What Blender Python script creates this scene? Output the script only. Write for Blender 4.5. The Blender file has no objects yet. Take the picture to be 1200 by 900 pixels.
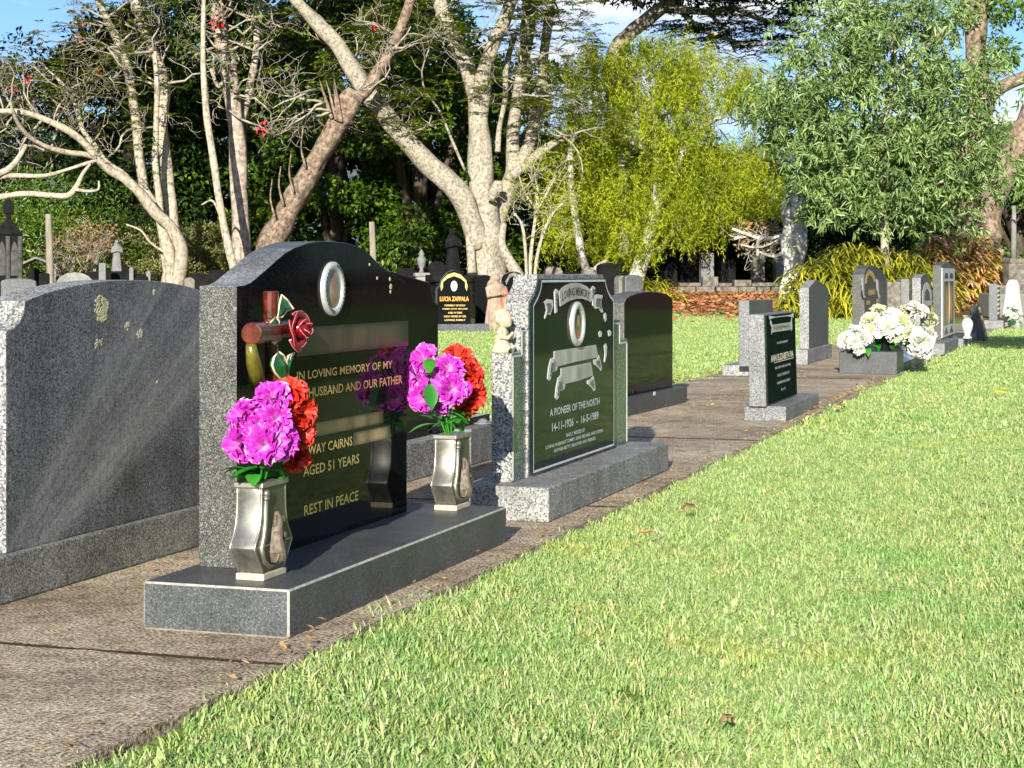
import bpy, bmesh, math, random
import numpy as np
from mathutils import Vector, Matrix, noise
random.seed(7); rng = np.random.default_rng(11)
R = math.radians
scene = bpy.context.scene
COL = scene.collection

# ------------------------------------------------------------------ camera model
F, CX, HY, CH = 2100.0, 600.0, 322.0, 0.9          # focal length and horizon in photo pixels, eye height
O = (-0.62, 3.954)                                 # a point of the path's right edge
_n = math.hypot(.3168, .9485)
U = (.3168/_n, .9485/_n)                           # along the rows of graves
V = (-U[1], U[0])                                  # across the path, to the left
RZ = math.atan2(U[1], U[0])

def wp(px, py, Y):                                 # a pixel at a distance -> a world point
    return Vector(((px-CX)/F*Y, Y, CH-(py-HY)/F*Y))
def gp(px, py):
    Y = F*CH/(py-HY); return ((px-CX)/F*Y, Y)
def row_xy(s, t): return (O[0]+s*U[0]+t*V[0], O[1]+s*U[1]+t*V[1])
def to_row(X, Y):
    dx, dy = X-O[0], Y-O[1]; return (dx*U[0]+dy*U[1], dx*V[0]+dy*V[1])
def sx(px, t):
    k = (px-CX)/F
    return (k*(O[1]+t*V[1])-(O[0]+t*V[0]))/(U[0]-k*U[1])
def pp(px, py, t):                                 # pixel on the upright plane t of the row -> (s, z)
    s = sx(px, t); Y = O[1]+s*U[1]+t*V[1]
    return (s, CH-(py-HY)/F*Y)
def sstep(a, b, x):
    x = min(1, max(0, (x-a)/(b-a))); return x*x*(3-2*x)
def gz(X, Y):                                      # height of the ground: flat, rising gently at the far trees
    h = .66*sstep(33, 52, Y)+.5*sstep(52, 80, Y)
    return h
def gzv(X, Y): return np.vectorize(gz)(X, Y)

# ------------------------------------------------------------------ mesh helpers
class MB:
    def __init__(self): self.v, self.f, self.m = [], [], []
    def add(self, vs, fs, m=0):
        b = len(self.v); self.v += [tuple(p) for p in vs]
        self.f += [tuple(i+b for i in f) for f in fs]; self.m += [m]*len(fs); return self
    def box(self, x0, x1, y0, y1, z0, z1, m=0):
        return self.add([(x0,y0,z0),(x1,y0,z0),(x1,y1,z0),(x0,y1,z0),(x0,y0,z1),(x1,y0,z1),(x1,y1,z1),(x0,y1,z1)],
                 [(0,3,2,1),(4,5,6,7),(0,1,5,4),(1,2,6,5),(2,3,7,6),(3,0,4,7)], m)
    def prism(self, pts, y0, y1, cap=0, side=0, bot=None):      # outline in x,z pushed along y
        n = len(pts)
        a = sum(pts[i][0]*pts[(i+1)%n][1]-pts[(i+1)%n][0]*pts[i][1] for i in range(n))
        if a < 0: pts = pts[::-1]
        vs = [(p[0], y0, p[1]) for p in pts]+[(p[0], y1, p[1]) for p in pts]
        self.add(vs, [tuple(range(n))], cap); self.f[-1] = tuple(len(self.v)-2*n+i for i in range(n))
        b = len(self.v)-2*n
        self.f.append(tuple(b+n+i for i in reversed(range(n)))); self.m.append(cap)
        for i in range(n):
            j = (i+1) % n; self.f.append((b+j, b+i, b+n+i, b+n+j)); self.m.append(side)
        return self
    def tube(self, pts, rad, n=8, wob=0.0, sq=(1,1)):
        pts = [Vector(p) for p in pts]; k = len(pts); b = len(self.v)
        if not hasattr(rad, '__len__'): rad = [rad]*k
        up = Vector((.13,.21,1)).normalized(); side = None
        for i, p in enumerate(pts):
            d = (pts[min(i+1,k-1)]-pts[max(i-1,0)])
            if d.length < 1e-9: d = Vector((0,0,1))
            d.normalize()
            if side is None:
                side = d.cross(Vector((1,0,0)) if abs(d.x) < .8 else Vector((0,1,0))).normalized()
            side = (side-d*side.dot(d)).normalized(); w = d.cross(side)
            for j in range(n):
                a = 2*math.pi*j/n
                r = rad[i]*(1+wob*noise.noise(p*1.7+Vector((math.cos(a),math.sin(a),0))*1.3))
                self.v.append(tuple(p+side*math.cos(a)*r*sq[0]+w*math.sin(a)*r*sq[1]))
        for i in range(k-1):
            for j in range(n):
                q = (j+1) % n
                self.f.append((b+i*n+j, b+i*n+q, b+(i+1)*n+q, b+(i+1)*n+j)); self.m.append(0)
        self.f.append(tuple(b+j for j in reversed(range(n)))); self.m.append(0)
        self.f.append(tuple(b+(k-1)*n+j for j in range(n))); self.m.append(0)
        return self
    def ell(self, c, r, nu=14, nv=9, rot=None, m=0):
        b = len(self.v); vs = []; fs = []
        if not hasattr(r, '__len__'): r = (r, r, r)
        for i in range(nv+1):
            th = math.pi*i/nv
            for j in range(nu):
                ph = 2*math.pi*j/nu
                p = Vector((r[0]*math.sin(th)*math.cos(ph), r[1]*math.sin(th)*math.sin(ph), r[2]*math.cos(th)))
                if rot is not None: p = rot @ p
                vs.append(p+Vector(c))
        for i in range(nv):
            for j in range(nu):
                q = (j+1) % nu; fs.append((i*nu+j, (i+1)*nu+j, (i+1)*nu+q, i*nu+q))
        return self.add(vs, fs, m)
    def lathe(self, prof, c=(0,0,0), n=24, sx=1, sy=1, m=0):
        vs = []; fs = []
        for r, z in prof:
            for j in range(n):
                a = 2*math.pi*j/n; vs.append((c[0]+r*sx*math.cos(a), c[1]+r*sy*math.sin(a), c[2]+z))
        for i in range(len(prof)-1):
            for j in range(n):
                q = (j+1) % n; fs.append((i*n+j, i*n+q, (i+1)*n+q, (i+1)*n+j))
        fs.append(tuple(reversed(range(n)))); fs.append(tuple((len(prof)-1)*n+j for j in range(n)))
        return self.add(vs, fs, m)
    def ring(self, c, a, bz, w, d, n=40, m=0):        # flat elliptic frame in the x,z plane, front towards -y
        vs = []; fs = []; prof = [(0,0),(0,-d*.6),(w*.3,-d),(w*.7,-d),(w,-d*.5),(w,0)]
        for i in range(n):
            t = 2*math.pi*i/n
            for q, y in prof: vs.append((c[0]+(a-q)*math.cos(t), c[1]+y, c[2]+(bz-q)*math.sin(t)))
        k = len(prof)
        for i in range(n):
            j = (i+1) % n
            for q in range(k-1): fs.append((i*k+q, i*k+q+1, j*k+q+1, j*k+q))
        return self.add(vs, fs, m)
    def disc(self, c, a, bz, dome=.004, n=32, m=0):   # oval picture towards -y
        vs = [(c[0], c[1]-dome, c[2])]; fs = []
        for r in (.5, 1):
            for i in range(n):
                t = 2*math.pi*i/n; vs.append((c[0]+a*r*math.cos(t), c[1]-dome*(1-r*r), c[2]+bz*r*math.sin(t)))
        for i in range(n):
            j = (i+1) % n; fs += [(0, 1+i, 1+j), (1+i, 1+n+i, 1+n+j, 1+j)]
        return self.add(vs, fs, m)

def link(name, me, parent=None):
    o = bpy.data.objects.new(name, me); COL.objects.link(o)
    if parent is not None: o.parent = parent
    return o
def obj(name, mb, mat, parent=None, smooth=False, bevel=0, off=(0,0,0), seg=2, remesh=0, angle=35, edge=None, iters=4):
    me = bpy.data.meshes.new(name)
    vs = [(p[0]-off[0], p[1]-off[1], p[2]-off[2]) for p in mb.v] if any(off) else mb.v
    me.from_pydata(vs, [], mb.f)
    mats = mat if isinstance(mat, (list, tuple)) else [mat]
    for m in mats: me.materials.append(m)
    if len(mats) > 1: me.polygons.foreach_set('material_index', mb.m)
    bm = bmesh.new(); bm.from_mesh(me); bmesh.ops.recalc_face_normals(bm, faces=bm.faces); bm.to_mesh(me); bm.free()
    if smooth: me.polygons.foreach_set('use_smooth', [True]*len(me.polygons))
    o = link(name, me, parent)
    if remesh:
        r = o.modifiers.new('remesh', 'REMESH'); r.mode = 'VOXEL'; r.voxel_size = remesh; r.use_smooth_shade = True
        s = o.modifiers.new('smooth', 'SMOOTH'); s.factor = .5; s.iterations = iters
    if bevel:
        b = o.modifiers.new('bevel', 'BEVEL'); b.width = bevel; b.segments = seg; b.limit_method = 'ANGLE'; b.angle_limit = R(angle)
        if edge: me.materials.append(edge); b.material = len(me.materials)-1
    return o
def npmesh(name, Vs, Fs, mat, parent=None, smooth=False, attrs=None):
    me = bpy.data.meshes.new(name); Vs = np.asarray(Vs, np.float32); Fs = np.asarray(Fs, np.int32)
    k = Fs.shape[1]; nf = len(Fs)
    me.vertices.add(len(Vs)); me.vertices.foreach_set('co', Vs.ravel())
    me.loops.add(nf*k); me.loops.foreach_set('vertex_index', Fs.ravel())
    me.polygons.add(nf); me.polygons.foreach_set('loop_start', np.arange(0, nf*k, k, dtype=np.int32))
    me.polygons.foreach_set('loop_total', np.full(nf, k, np.int32))
    if smooth: me.polygons.foreach_set('use_smooth', np.ones(nf, bool))
    if attrs:
        for nm, arr in attrs.items():
            a = me.attributes.new(nm, 'FLOAT', 'POINT'); a.data.foreach_set('value', np.asarray(arr, np.float32))
    me.materials.append(mat); me.update(calc_edges=True); me.validate()
    return link(name, me, parent)
def tag(o, label, cat, group=None, kind=None):
    if label: o['label'] = label
    if cat: o['category'] = cat
    if group: o['group'] = group
    if kind: o['kind'] = kind
    return o
def empty(name, loc, rz=0, label=None, cat=None, group=None):
    o = bpy.data.objects.new(name, None); COL.objects.link(o); o.empty_display_size = .1
    o.location = loc; o.rotation_euler = (0, 0, rz); return tag(o, label, cat, group)
class Row:                                          # a thing standing in the rows; its meshes are given in s, t, z
    def __init__(self, name, s, t, label, cat, group=None, z=0):
        X, Y = row_xy(s, t); self.off = (s, t, z)
        self.root = empty(name, (X, Y, z), RZ, label, cat, group)
    def part(self, name, mb, mat, parent=None, **k):
        return obj(name, mb, mat, parent or self.root, off=self.off, **k)

# ------------------------------------------------------------------ materials
def hexc(h): return tuple((int(h[i:i+2],16)/255)**2.2 for i in (0,2,4))+(1,)
def newmat(name):
    m = bpy.data.materials.new(name); m.use_nodes = True
    nt = m.node_tree; return m, nt, nt.nodes['Principled BSDF']
def N(nt, t, **k):
    n = nt.nodes.new(t)
    for a, v in k.items():
        if a in n.inputs: n.inputs[a].default_value = v
        else: setattr(n, a, v)
    return n
def ramp(nt, stops, fac=None, interp='LINEAR'):
    r = nt.nodes.new('ShaderNodeValToRGB'); e = r.color_ramp; e.interpolation = interp
    while len(e.elements) < len(stops): e.elements.new(.5)
    for el, (p, c) in zip(e.elements, stops):
        el.position = p; el.color = c if len(c) == 4 else (*c, 1)
    if fac is not None: nt.links.new(fac, r.inputs[0])
    return r
def mixc(nt, a, b, fac, blend='MIX'):
    m = nt.nodes.new('ShaderNodeMix'); m.data_type = 'RGBA'; m.blend_type = blend
    for sock, val in ((m.inputs[0], fac), (m.inputs[6], a), (m.inputs[7], b)):
        if hasattr(val, 'is_linked') or hasattr(val, 'links'): nt.links.new(val, sock)
        else: sock.default_value = val
    return m.outputs[2]
def g3(v): return (v[0], v[1], v[2], 1)
def coords(nt, kind='Object', scale=None, rot=None):
    tc = nt.nodes.new('ShaderNodeTexCoord'); out = tc.outputs[kind]
    if scale or rot:
        mp = nt.nodes.new('ShaderNodeMapping')
        if scale: mp.inputs['Scale'].default_value = scale
        if rot: mp.inputs['Rotation'].default_value = rot
        nt.links.new(out, mp.inputs[0]); out = mp.outputs[0]
    return out
def noise_n(nt, co, scale, detail=4, rough=.55):
    n = N(nt, 'ShaderNodeTexNoise', Scale=scale, Detail=detail, Roughness=rough); nt.links.new(co, n.inputs['Vector']); return n.outputs['Fac']
def bump(nt, h, strength, dist, b):
    n = N(nt, 'ShaderNodeBump', Strength=strength, Distance=dist); nt.links.new(h, n.inputs['Height']); nt.links.new(n.outputs[0], b.inputs['Normal']); return n

def granite(name, dark, mid, light, cuts=(.3,.75), scale=260, rough=.5, spec=.5, bmp=.1, stain=.35, streak=False, bdist=.002, wear=0):
    m, nt, b = newmat(name); co = coords(nt)
    vo = N(nt, 'ShaderNodeTexVoronoi', Scale=scale); nt.links.new(co, vo.inputs['Vector'])
    warp = N(nt, 'ShaderNodeTexNoise', Scale=scale*.6, Detail=2); nt.links.new(co, warp.inputs['Vector'])
    sep = nt.nodes.new('ShaderNodeSeparateColor'); nt.links.new(vo.outputs['Color'], sep.inputs[0])
    add = N(nt, 'ShaderNodeMath', operation='MULTIPLY_ADD'); nt.links.new(warp.outputs['Fac'], add.inputs[0]); add.inputs[1].default_value = .5
    nt.links.new(sep.outputs[0], add.inputs[2])
    sub = N(nt, 'ShaderNodeMath', operation='SUBTRACT'); nt.links.new(add.outputs[0], sub.inputs[0]); sub.inputs[1].default_value = .25
    c = ramp(nt, [(max(0,cuts[0]-.12), g3(dark)), (cuts[0]+.05, g3(mid)), (cuts[1]-.05, g3(mid)), (min(1,cuts[1]+.12), g3(light))], sub.outputs[0]).outputs[0]
    st = ramp(nt, [(.35, (1-stain,1-stain,1-stain*1.05)), (.65, (1+stain*.3,)*3)], noise_n(nt, co, 5, 6, .65)).outputs[0]
    c = mixc(nt, c, st, 1.0, 'MULTIPLY')
    if streak:
        # one broad fan of pale streaks, spreading from the lower left, in polar terms about that corner
        sp_ = nt.nodes.new('ShaderNodeSeparateXYZ'); nt.links.new(co, sp_.inputs[0])
        def mth(op, a, b_=None):
            n = N(nt, 'ShaderNodeMath', operation=op)
            for i, q in enumerate((a, b_)):
                if q is None: continue
                if hasattr(q, 'links'): nt.links.new(q, n.inputs[i])
                else: n.inputs[i].default_value = q
            return n.outputs[0]
        dx, dz = mth('ADD', sp_.outputs[0], .95), mth('ADD', sp_.outputs[2], .12)
        ang = mth('ARCTAN2', dz, dx); dist = mth('SQRT', mth('ADD', mth('MULTIPLY', dx, dx), mth('MULTIPLY', dz, dz)))
        cmb = nt.nodes.new('ShaderNodeCombineXYZ'); nt.links.new(mth('MULTIPLY', ang, 26), cmb.inputs[0]); nt.links.new(mth('MULTIPLY', dist, .8), cmb.inputs[1])
        s1 = noise_n(nt, cmb.outputs[0], 1.2, 5, .65)
        fan = ramp(nt, [(.40,(0,0,0)),(.50,(.75,.75,.75)),(.58,(.3,.3,.3)),(.72,(.45,.45,.45)),(.8,(.1,.1,.1)),(1,(0,0,0))], ang).outputs[0]
        fac = mth('MULTIPLY', fan, ramp(nt, [(.3,(.12,.12,.12)),(.7,(1,1,1))], s1).outputs[0])
        fac = mth('MULTIPLY', fac, ramp(nt, [(.3,(.35,.35,.35)),(.6,(1,1,1))], noise_n(nt, co, 60, 4, .7)).outputs[0])
        c = mixc(nt, c, (.46,.47,.46,1), fac)
        v2 = coords(nt, scale=(260, 1, 5)); s3 = noise_n(nt, v2, 1, 2)
        c = mixc(nt, c, ramp(nt, [(.3,(.7,.7,.7)),(.7,(1.15,1.15,1.15))], s3).outputs[0], .7, 'MULTIPLY')
    nt.links.new(c, b.inputs['Base Color'])
    b.inputs['Roughness'].default_value = rough; b.inputs['Specular IOR Level'].default_value = spec
    if bmp: bump(nt, noise_n(nt, co, scale*.7, 4, .7), bmp, bdist, b)
    return m
def plain(name, c, rough=.6, metal=0, spec=.5, var=.15, scale=30, bmp=0, bdist=.002):
    m, nt, b = newmat(name); co = coords(nt)
    n = noise_n(nt, co, scale, 5, .6)
    cc = ramp(nt, [(.3, tuple(x*(1-var) for x in c[:3])), (.7, tuple(min(1,x*(1+var)) for x in c[:3]))], n).outputs[0]
    nt.links.new(cc, b.inputs['Base Color']); b.inputs['Roughness'].default_value = rough
    b.inputs['Metallic'].default_value = metal; b.inputs['Specular IOR Level'].default_value = spec
    if bmp: bump(nt, n, bmp, bdist, b)
    return m
def leafmat(name, cols, rough=.45, trans=.25, spec=.4, pos=.0, tcol=None):
    """cols: list of colours picked leaf by leaf"""
    m, nt, b = newmat(name); g = nt.nodes.new('ShaderNodeNewGeometry')
    k = len(cols); c = ramp(nt, [(i/(k-1) if k > 1 else 0, g3(x)) for i, x in enumerate(cols)], g.outputs['Random Per Island']).outputs[0]
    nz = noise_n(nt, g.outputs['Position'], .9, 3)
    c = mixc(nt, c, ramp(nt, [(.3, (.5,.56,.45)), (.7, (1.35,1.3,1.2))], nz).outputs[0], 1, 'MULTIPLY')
    nt.links.new(c, b.inputs['Base Color']); b.inputs['Roughness'].default_value = rough; b.inputs['Specular IOR Level'].default_value = spec
    t = nt.nodes.new('ShaderNodeBsdfTranslucent'); nt.links.new(mixc(nt, c, (1.0,1.15,.5,1), 1, 'MULTIPLY'), t.inputs[0])
    mx = nt.nodes.new('ShaderNodeMixShader'); mx.inputs[0].default_value = trans
    nt.links.new(b.outputs[0], mx.inputs[1]); nt.links.new(t.outputs[0], mx.inputs[2])
    nt.links.new(mx.outputs[0], nt.nodes['Material Output'].inputs[0]); return m
def bark(name, a, bcol, patch=None, scale=6, stretch=.25, bmp=.6, bdist=.02, soft=.07):
    m, nt, b = newmat(name); co = coords(nt, scale=(1,1,stretch))
    n1 = noise_n(nt, co, scale, 8, .7); n2 = noise_n(nt, coords(nt), scale*.55, 6, .65)
    c = ramp(nt, [(.32, g3(a)), (.6, g3(bcol))], n1).outputs[0]
    if patch: c = mixc(nt, c, g3(patch), ramp(nt, [(.53-soft,(0,0,0)),(.53+soft,(1,1,1))], n2).outputs[0])
    nt.links.new(c, b.inputs['Base Color']); b.inputs['Roughness'].default_value = .9; b.inputs['Specular IOR Level'].default_value = .15
    bump(nt, n1, bmp, bdist, b); return m

M = {}
M['base_dark'] = granite('honed_dark_granite', (.04,.045,.048), (.066,.073,.076), (.12,.127,.127), (.3,.8), 300, .42, .2, .05, .3)
M['worn_edge'] = plain('worn_pale_granite_edge', (.3,.29,.25), .7, var=.35, scale=40)
M['black'] = granite('polished_black_granite', (.003,.004,.0045), (.007,.008,.009), (.02,.022,.023), (.25,.93), 330, .05, .07, 0, .2)
M['end_dark'] = granite('rough_dark_granite', (.022,.023,.023), (.062,.064,.06), (.17,.172,.155), (.33,.72), 330, .65, .3, .35, .25)
M['sawn'] = granite('sawn_grey_granite', (.08,.085,.09), (.15,.157,.165), (.26,.265,.27), (.3,.75), 240, .5, .4, .25, .5)
M['rough_grey'] = granite('rough_grey_granite', (.055,.063,.07), (.135,.146,.155), (.215,.225,.232), (.34,.8), 230, .8, .15, .3, .4, streak=True)
M['pale_end'] = granite('pale_speckled_granite', (.07,.075,.085), (.2,.2,.195), (.36,.36,.345), (.32,.7), 170, .7, .3, .5, .25)
M['grey_base'] = granite('weathered_grey_granite', (.07,.075,.07), (.17,.175,.16), (.3,.3,.27), (.3,.72), 230, .7, .3, .4, .4)
M['ellen_base'] = granite('mottled_grey_granite', (.07,.075,.072), (.2,.205,.195), (.32,.32,.3), (.3,.75), 190, .6, .35, .3, .35)
M['green_wing'] = granite('green_grey_granite', (.015,.03,.028), (.06,.09,.082), (.22,.26,.24), (.35,.72), 230, .22, .5, .05, .25)
M['green_panel'] = granite('polished_green_granite', (.003,.008,.007), (.008,.018,.017), (.025,.04,.036), (.25,.9), 330, .06, .07, 0, .3)
M['green_matte'] = granite('honed_green_granite', (.006,.012,.009), (.012,.022,.016), (.025,.035,.028), (.25,.9), 330, .5, .0, 0, .3)
M['mid_grey'] = granite('mid_grey_granite', (.07,.075,.08), (.15,.155,.16), (.24,.24,.24), (.3,.75), 160, .55, .35, .25, .3)
M['slate_grey'] = granite('slate_grey_granite', (.03,.035,.04), (.08,.087,.095), (.15,.155,.16), (.3,.75), 160, .4, .4, .1, .3)
M['white'] = plain('white_paint', (.42,.42,.4), .6, var=.2)
M['line'] = plain('white_line_paint', (.5,.52,.49), .6, var=.12)
M['gold'] = plain('gold_leaf', (.78,.55,.2), .35, .55, var=.25, scale=200)
M['letter'] = plain('cream_letter_paint', (.72,.66,.52), .5, .1, var=.2, scale=200)
M['steel'] = plain('whitened_steel', (.62,.63,.62), .38, .6, var=.15, scale=90)
M['pewter'] = plain('brushed_pewter', (.25,.245,.22), .46, .85, var=.4, scale=24)
M['pewter_old'] = plain('tarnished_pewter', (.14,.135,.09), .5, .75, var=.4, scale=14)
M['pewter_rim'] = plain('bright_pewter_rim', (.36,.345,.29), .42, .85, var=.25)
M['relief'] = plain('aged_bronze_relief', (.1,.078,.055), .6, .2, var=.6, scale=60, bmp=.2)
M['mortar'] = plain('pale_mortar', (.4,.35,.25), .9, var=.25, scale=60, bmp=.3)
M['stone_fig'] = plain('yellowed_cast_stone', (.4,.36,.24), .85, var=.35, scale=45, bmp=.3)
M['terracotta'] = plain('glazed_red_brown_ceramic', (.075,.014,.007), .22, var=.85, scale=28, bmp=.15)
M['olive'] = plain('olive_glaze', (.1,.085,.01), .3, var=.5, scale=40)
M['rose'] = plain('crimson_glaze', (.15,.003,.006), .15, var=.4, scale=40)
M['rose_edge'] = plain('worn_pink_glaze', (.42,.12,.12), .3, var=.3, scale=40)
M['leaf_glaze'] = plain('green_glaze', (.008,.09,.018), .15, var=.7, scale=30)
M['cream_edge'] = plain('cream_glaze', (.66,.55,.36), .4, var=.25, scale=60)
M['lichen'] = plain('pale_lichen', (.42,.4,.24), .95, var=.5, scale=120, bmp=.5)
# ------------------------------------------------------------------ world, sun, camera
EL, AZ = R(17.7), R(8.7)                            # sun height, and the way its light travels (from +Y towards +X)
w = bpy.data.worlds.new('World'); scene.world = w; w.use_nodes = True
nt = w.node_tree; bg = nt.nodes['Background']
sky = nt.nodes.new('ShaderNodeTexSky'); sky.sky_type = 'NISHITA'; sky.sun_disc = False
sky.sun_elevation = EL; sky.sun_rotation = math.pi+AZ; sky.altitude = 50; sky.air_density = 1; sky.dust_density = .6; sky.ozone_density = 1.5
tc = nt.nodes.new('ShaderNodeTexCoord')
mp = N(nt, 'ShaderNodeMapping'); mp.inputs['Scale'].default_value = (1, 1, 3.2); nt.links.new(tc.outputs['Generated'], mp.inputs[0])
cn = N(nt, 'ShaderNodeTexNoise', Scale=4.2, Detail=8, Roughness=.6, Distortion=.3); nt.links.new(mp.outputs[0], cn.inputs['Vector'])
cm = ramp(nt, [(.49, (0,0,0)), (.64, (1,1,1))], cn.outputs['Fac'])
cloud = ramp(nt, [(.4, (5.2,5.6,6.6)), (.7, (9.0,8.9,9.2))], cn.outputs['Fac'])
skyc = mixc(nt, sky.outputs[0], (.62,.85,1.3,1), 1, 'MULTIPLY')
nt.links.new(mixc(nt, skyc, cloud.outputs[0], cm.outputs[0]), bg.inputs[0]); bg.inputs[1].default_value = .062
sl = bpy.data.lights.new('sun', 'SUN'); sl.energy = 4.9; sl.angle = R(.5); sl.color = (1, .93, .8)
so = bpy.data.objects.new('sun', sl); COL.objects.link(so)
so.rotation_euler = Vector((math.sin(AZ)*math.cos(EL), math.cos(AZ)*math.cos(EL), -math.sin(EL))).to_track_quat('-Z', 'Y').to_euler()
so.location = (-10, -30, 25)
cam = bpy.data.cameras.new('camera'); cam.sensor_width = 36; cam.lens = 36*F/1200; cam.shift_y = (HY-450)/1200; cam.clip_end = 6000; cam.clip_start = .05
co = bpy.data.objects.new('camera', cam); COL.objects.link(co); co.location = (0, 0, CH); co.rotation_euler = (R(90), 0, 0); scene.camera = co
vs = scene.view_settings; vs.view_transform = 'Standard'; vs.look = 'None'; vs.gamma = 1; vs.exposure = EXPO = 1.2
scene.display_settings.display_device = 'sRGB'
scene.cycles.max_bounces = 6; scene.cycles.transparent_max_bounces = 4; scene.cycles.diffuse_bounces = 3; scene.cycles.glossy_bounces = 3

# ------------------------------------------------------------------ ground
def struct(o): o['kind'] = 'structure'; return o
m, nt, b = newmat('soil_under_grass'); g = nt.nodes.new('ShaderNodeNewGeometry'); P = g.outputs['Position']
n1 = noise_n(nt, P, 1.1, 5); n2 = noise_n(nt, P, 60, 4, .7)
c = ramp(nt, [(.35, (.13,.22,.04)), (.65, (.2,.28,.06))], n1).outputs[0]
c = mixc(nt, c, ramp(nt, [(.3, (.45,.5,.4)), (.7, (1.25,1.25,1.2))], n2).outputs[0], 1, 'MULTIPLY')
# bare brown earth under the far trees: a bed with its own edge
sepx = nt.nodes.new('ShaderNodeSeparateXYZ'); nt.links.new(P, sepx.inputs[0])
nb = noise_n(nt, P, .5, 4)
mad = N(nt, 'ShaderNodeMath', operation='MULTIPLY_ADD'); nt.links.new(nb, mad.inputs[0]); mad.inputs[1].default_value = 6; nt.links.new(sepx.outputs[1], mad.inputs[2])
bedf = N(nt, 'ShaderNodeMapRange'); nt.links.new(mad.outputs[0], bedf.inputs[0]); bedf.inputs[1].default_value = 38.6; bedf.inputs[2].default_value = 40.5
earth = ramp(nt, [(.3, (.07,.035,.014)), (.7, (.2,.1,.045))], n2).outputs[0]
c = mixc(nt, c, earth, bedf.outputs[0])
nt.links.new(c, b.inputs['Base Color']); b.inputs['Roughness'].default_value = 1; b.inputs['Specular IOR Level'].default_value = .1
bump(nt, n2, .6, .03, b); M['soil'] = m
xs = np.concatenate([[-3000,-1500,-700,-300,-150,-90], np.linspace(-60,60,61), [90,150,300,700,1500,3000]])
ys = np.concatenate([[-300,-100,-40,-20], np.linspace(-10,100,78), [130,180,260,400,700,1200,2000,3500]])
GX, GY = np.meshgrid(xs, ys); GZ = gzv(GX, GY)-.03
idx = np.arange(GX.size).reshape(GX.shape)
struct(npmesh('ground', np.stack([GX.ravel(), GY.ravel(), GZ.ravel()], 1),
    np.stack([idx[:-1,:-1].ravel(), idx[:-1,1:].ravel(), idx[1:,1:].ravel(), idx[1:,:-1].ravel()], 1), M['soil'], smooth=True))

m, nt, b = newmat('weathered_path_concrete'); co_ = coords(nt)
n1 = noise_n(nt, co_, 1.6, 6, .62); n2 = noise_n(nt, co_, 110, 3, .6); n3 = noise_n(nt, co_, 14, 5, .65)
c = ramp(nt, [(.3, (.2,.16,.11)), (.48, (.35,.29,.21)), (.68, (.48,.415,.31))], n1).outputs[0]
c = mixc(nt, c, ramp(nt, [(.34, (.22,.2,.17)), (.5, (.95,.95,.95)), (.68, (1.8,1.75,1.65))], n2).outputs[0], 1, 'MULTIPLY')
c = mixc(nt, c, ramp(nt, [(.34, (.45,.42,.36)), (.55, (1,1,1))], n3).outputs[0], .8, 'MULTIPLY')
nt.links.new(c, b.inputs['Base Color']); b.inputs['Roughness'].default_value = .95; b.inputs['Specular IOR Level'].default_value = .2
ad = N(nt, 'ShaderNodeMath', operation='ADD'); nt.links.new(n2, ad.inputs[0]); nt.links.new(n3, ad.inputs[1])
bump(nt, ad.outputs[0], 1, .009, b); M['path'] = m
PW = 1.56
mb = MB(); cuts = [-4.0, .2, 3.15, 6.1, 9.13, 12.1, 15.2, 18.2, 21.3, 24.4, 27.5, 30.5]
lv = [0, 0, -.001, .001, -.002, .001, 0, 0, 0, 0, 0]
for i in range(len(cuts)-1):
    g_ = .004
    n0 = len(mb.v); s0, s1 = cuts[i]+g_, cuts[i+1]-g_
    mb.box(s0, s1, -.03, PW, -.12, lv[i])
pr = Row('path', 0, 0, None, None); bpy.data.objects.remove(pr.root)
rj = random.Random(6); M['joint'] = plain('dirt_in_the_joints', (.05,.036,.022), 1, spec=.1, var=.5, scale=50, bmp=.5)
for c_ in cuts[1:-1]:
    q = [-.03+i*PW/24 for i in range(26)]; vs_ = []
    for t_ in q: wd_ = rj.uniform(.005,.014); vs_ += [(c_-wd_+rj.uniform(-.003,.003), t_, .0016), (c_+wd_+rj.uniform(-.003,.003), t_, .0016)]
    mb.add(vs_, [(2*i, 2*i+1, 2*i+3, 2*i+2) for i in range(25)], 1)
po = obj('path', mb, [M['path'], M['joint']], None, bevel=.0015)
X, Y = row_xy(0, 0); po.location = (X, Y, 0); po.rotation_euler = (0, 0, RZ); struct(po)

# ------------------------------------------------------------------ grass: tufts scattered over the lawn, one object
def tuft(k, nb, rad, hmin, hmax, wmin, wmax, r):
    vs, fs = [], []
    for _ in range(nb):
        a = r.uniform(0, 2*math.pi); q = rad*math.sqrt(r.uniform(0, 1)); bx, by = q*math.cos(a), q*math.sin(a)
        h = r.uniform(hmin, hmax); wd = r.uniform(wmin, wmax); d = r.uniform(0, 2*math.pi); ln = r.uniform(.25, 1.15)*h
        dx, dy = math.cos(d), math.sin(d); tw = d+math.pi/2+r.uniform(-.5,.5); wx, wy = math.cos(tw)*wd/2, math.sin(tw)*wd/2
        b0 = len(vs); mx, my, mz = bx+dx*ln*.35, by+dy*ln*.35, h*.62
        tx, ty, tz = bx+dx*ln, by+dy*ln, h*r.uniform(.75, 1.05)
        vs += [(bx-wx*.7,by-wy*.7,0),(bx+wx*.7,by+wy*.7,0),(mx+wx,my+wy,mz),(mx-wx,my-wy,mz),(tx,ty,tz)]
        fs += [(b0,b0+1,b0+2),(b0,b0+2,b0+3),(b0+3,b0+2,b0+4)]
    return vs, fs
rr = random.Random(3)
gv, gf, tid = [], [], []
NT = 12
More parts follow.
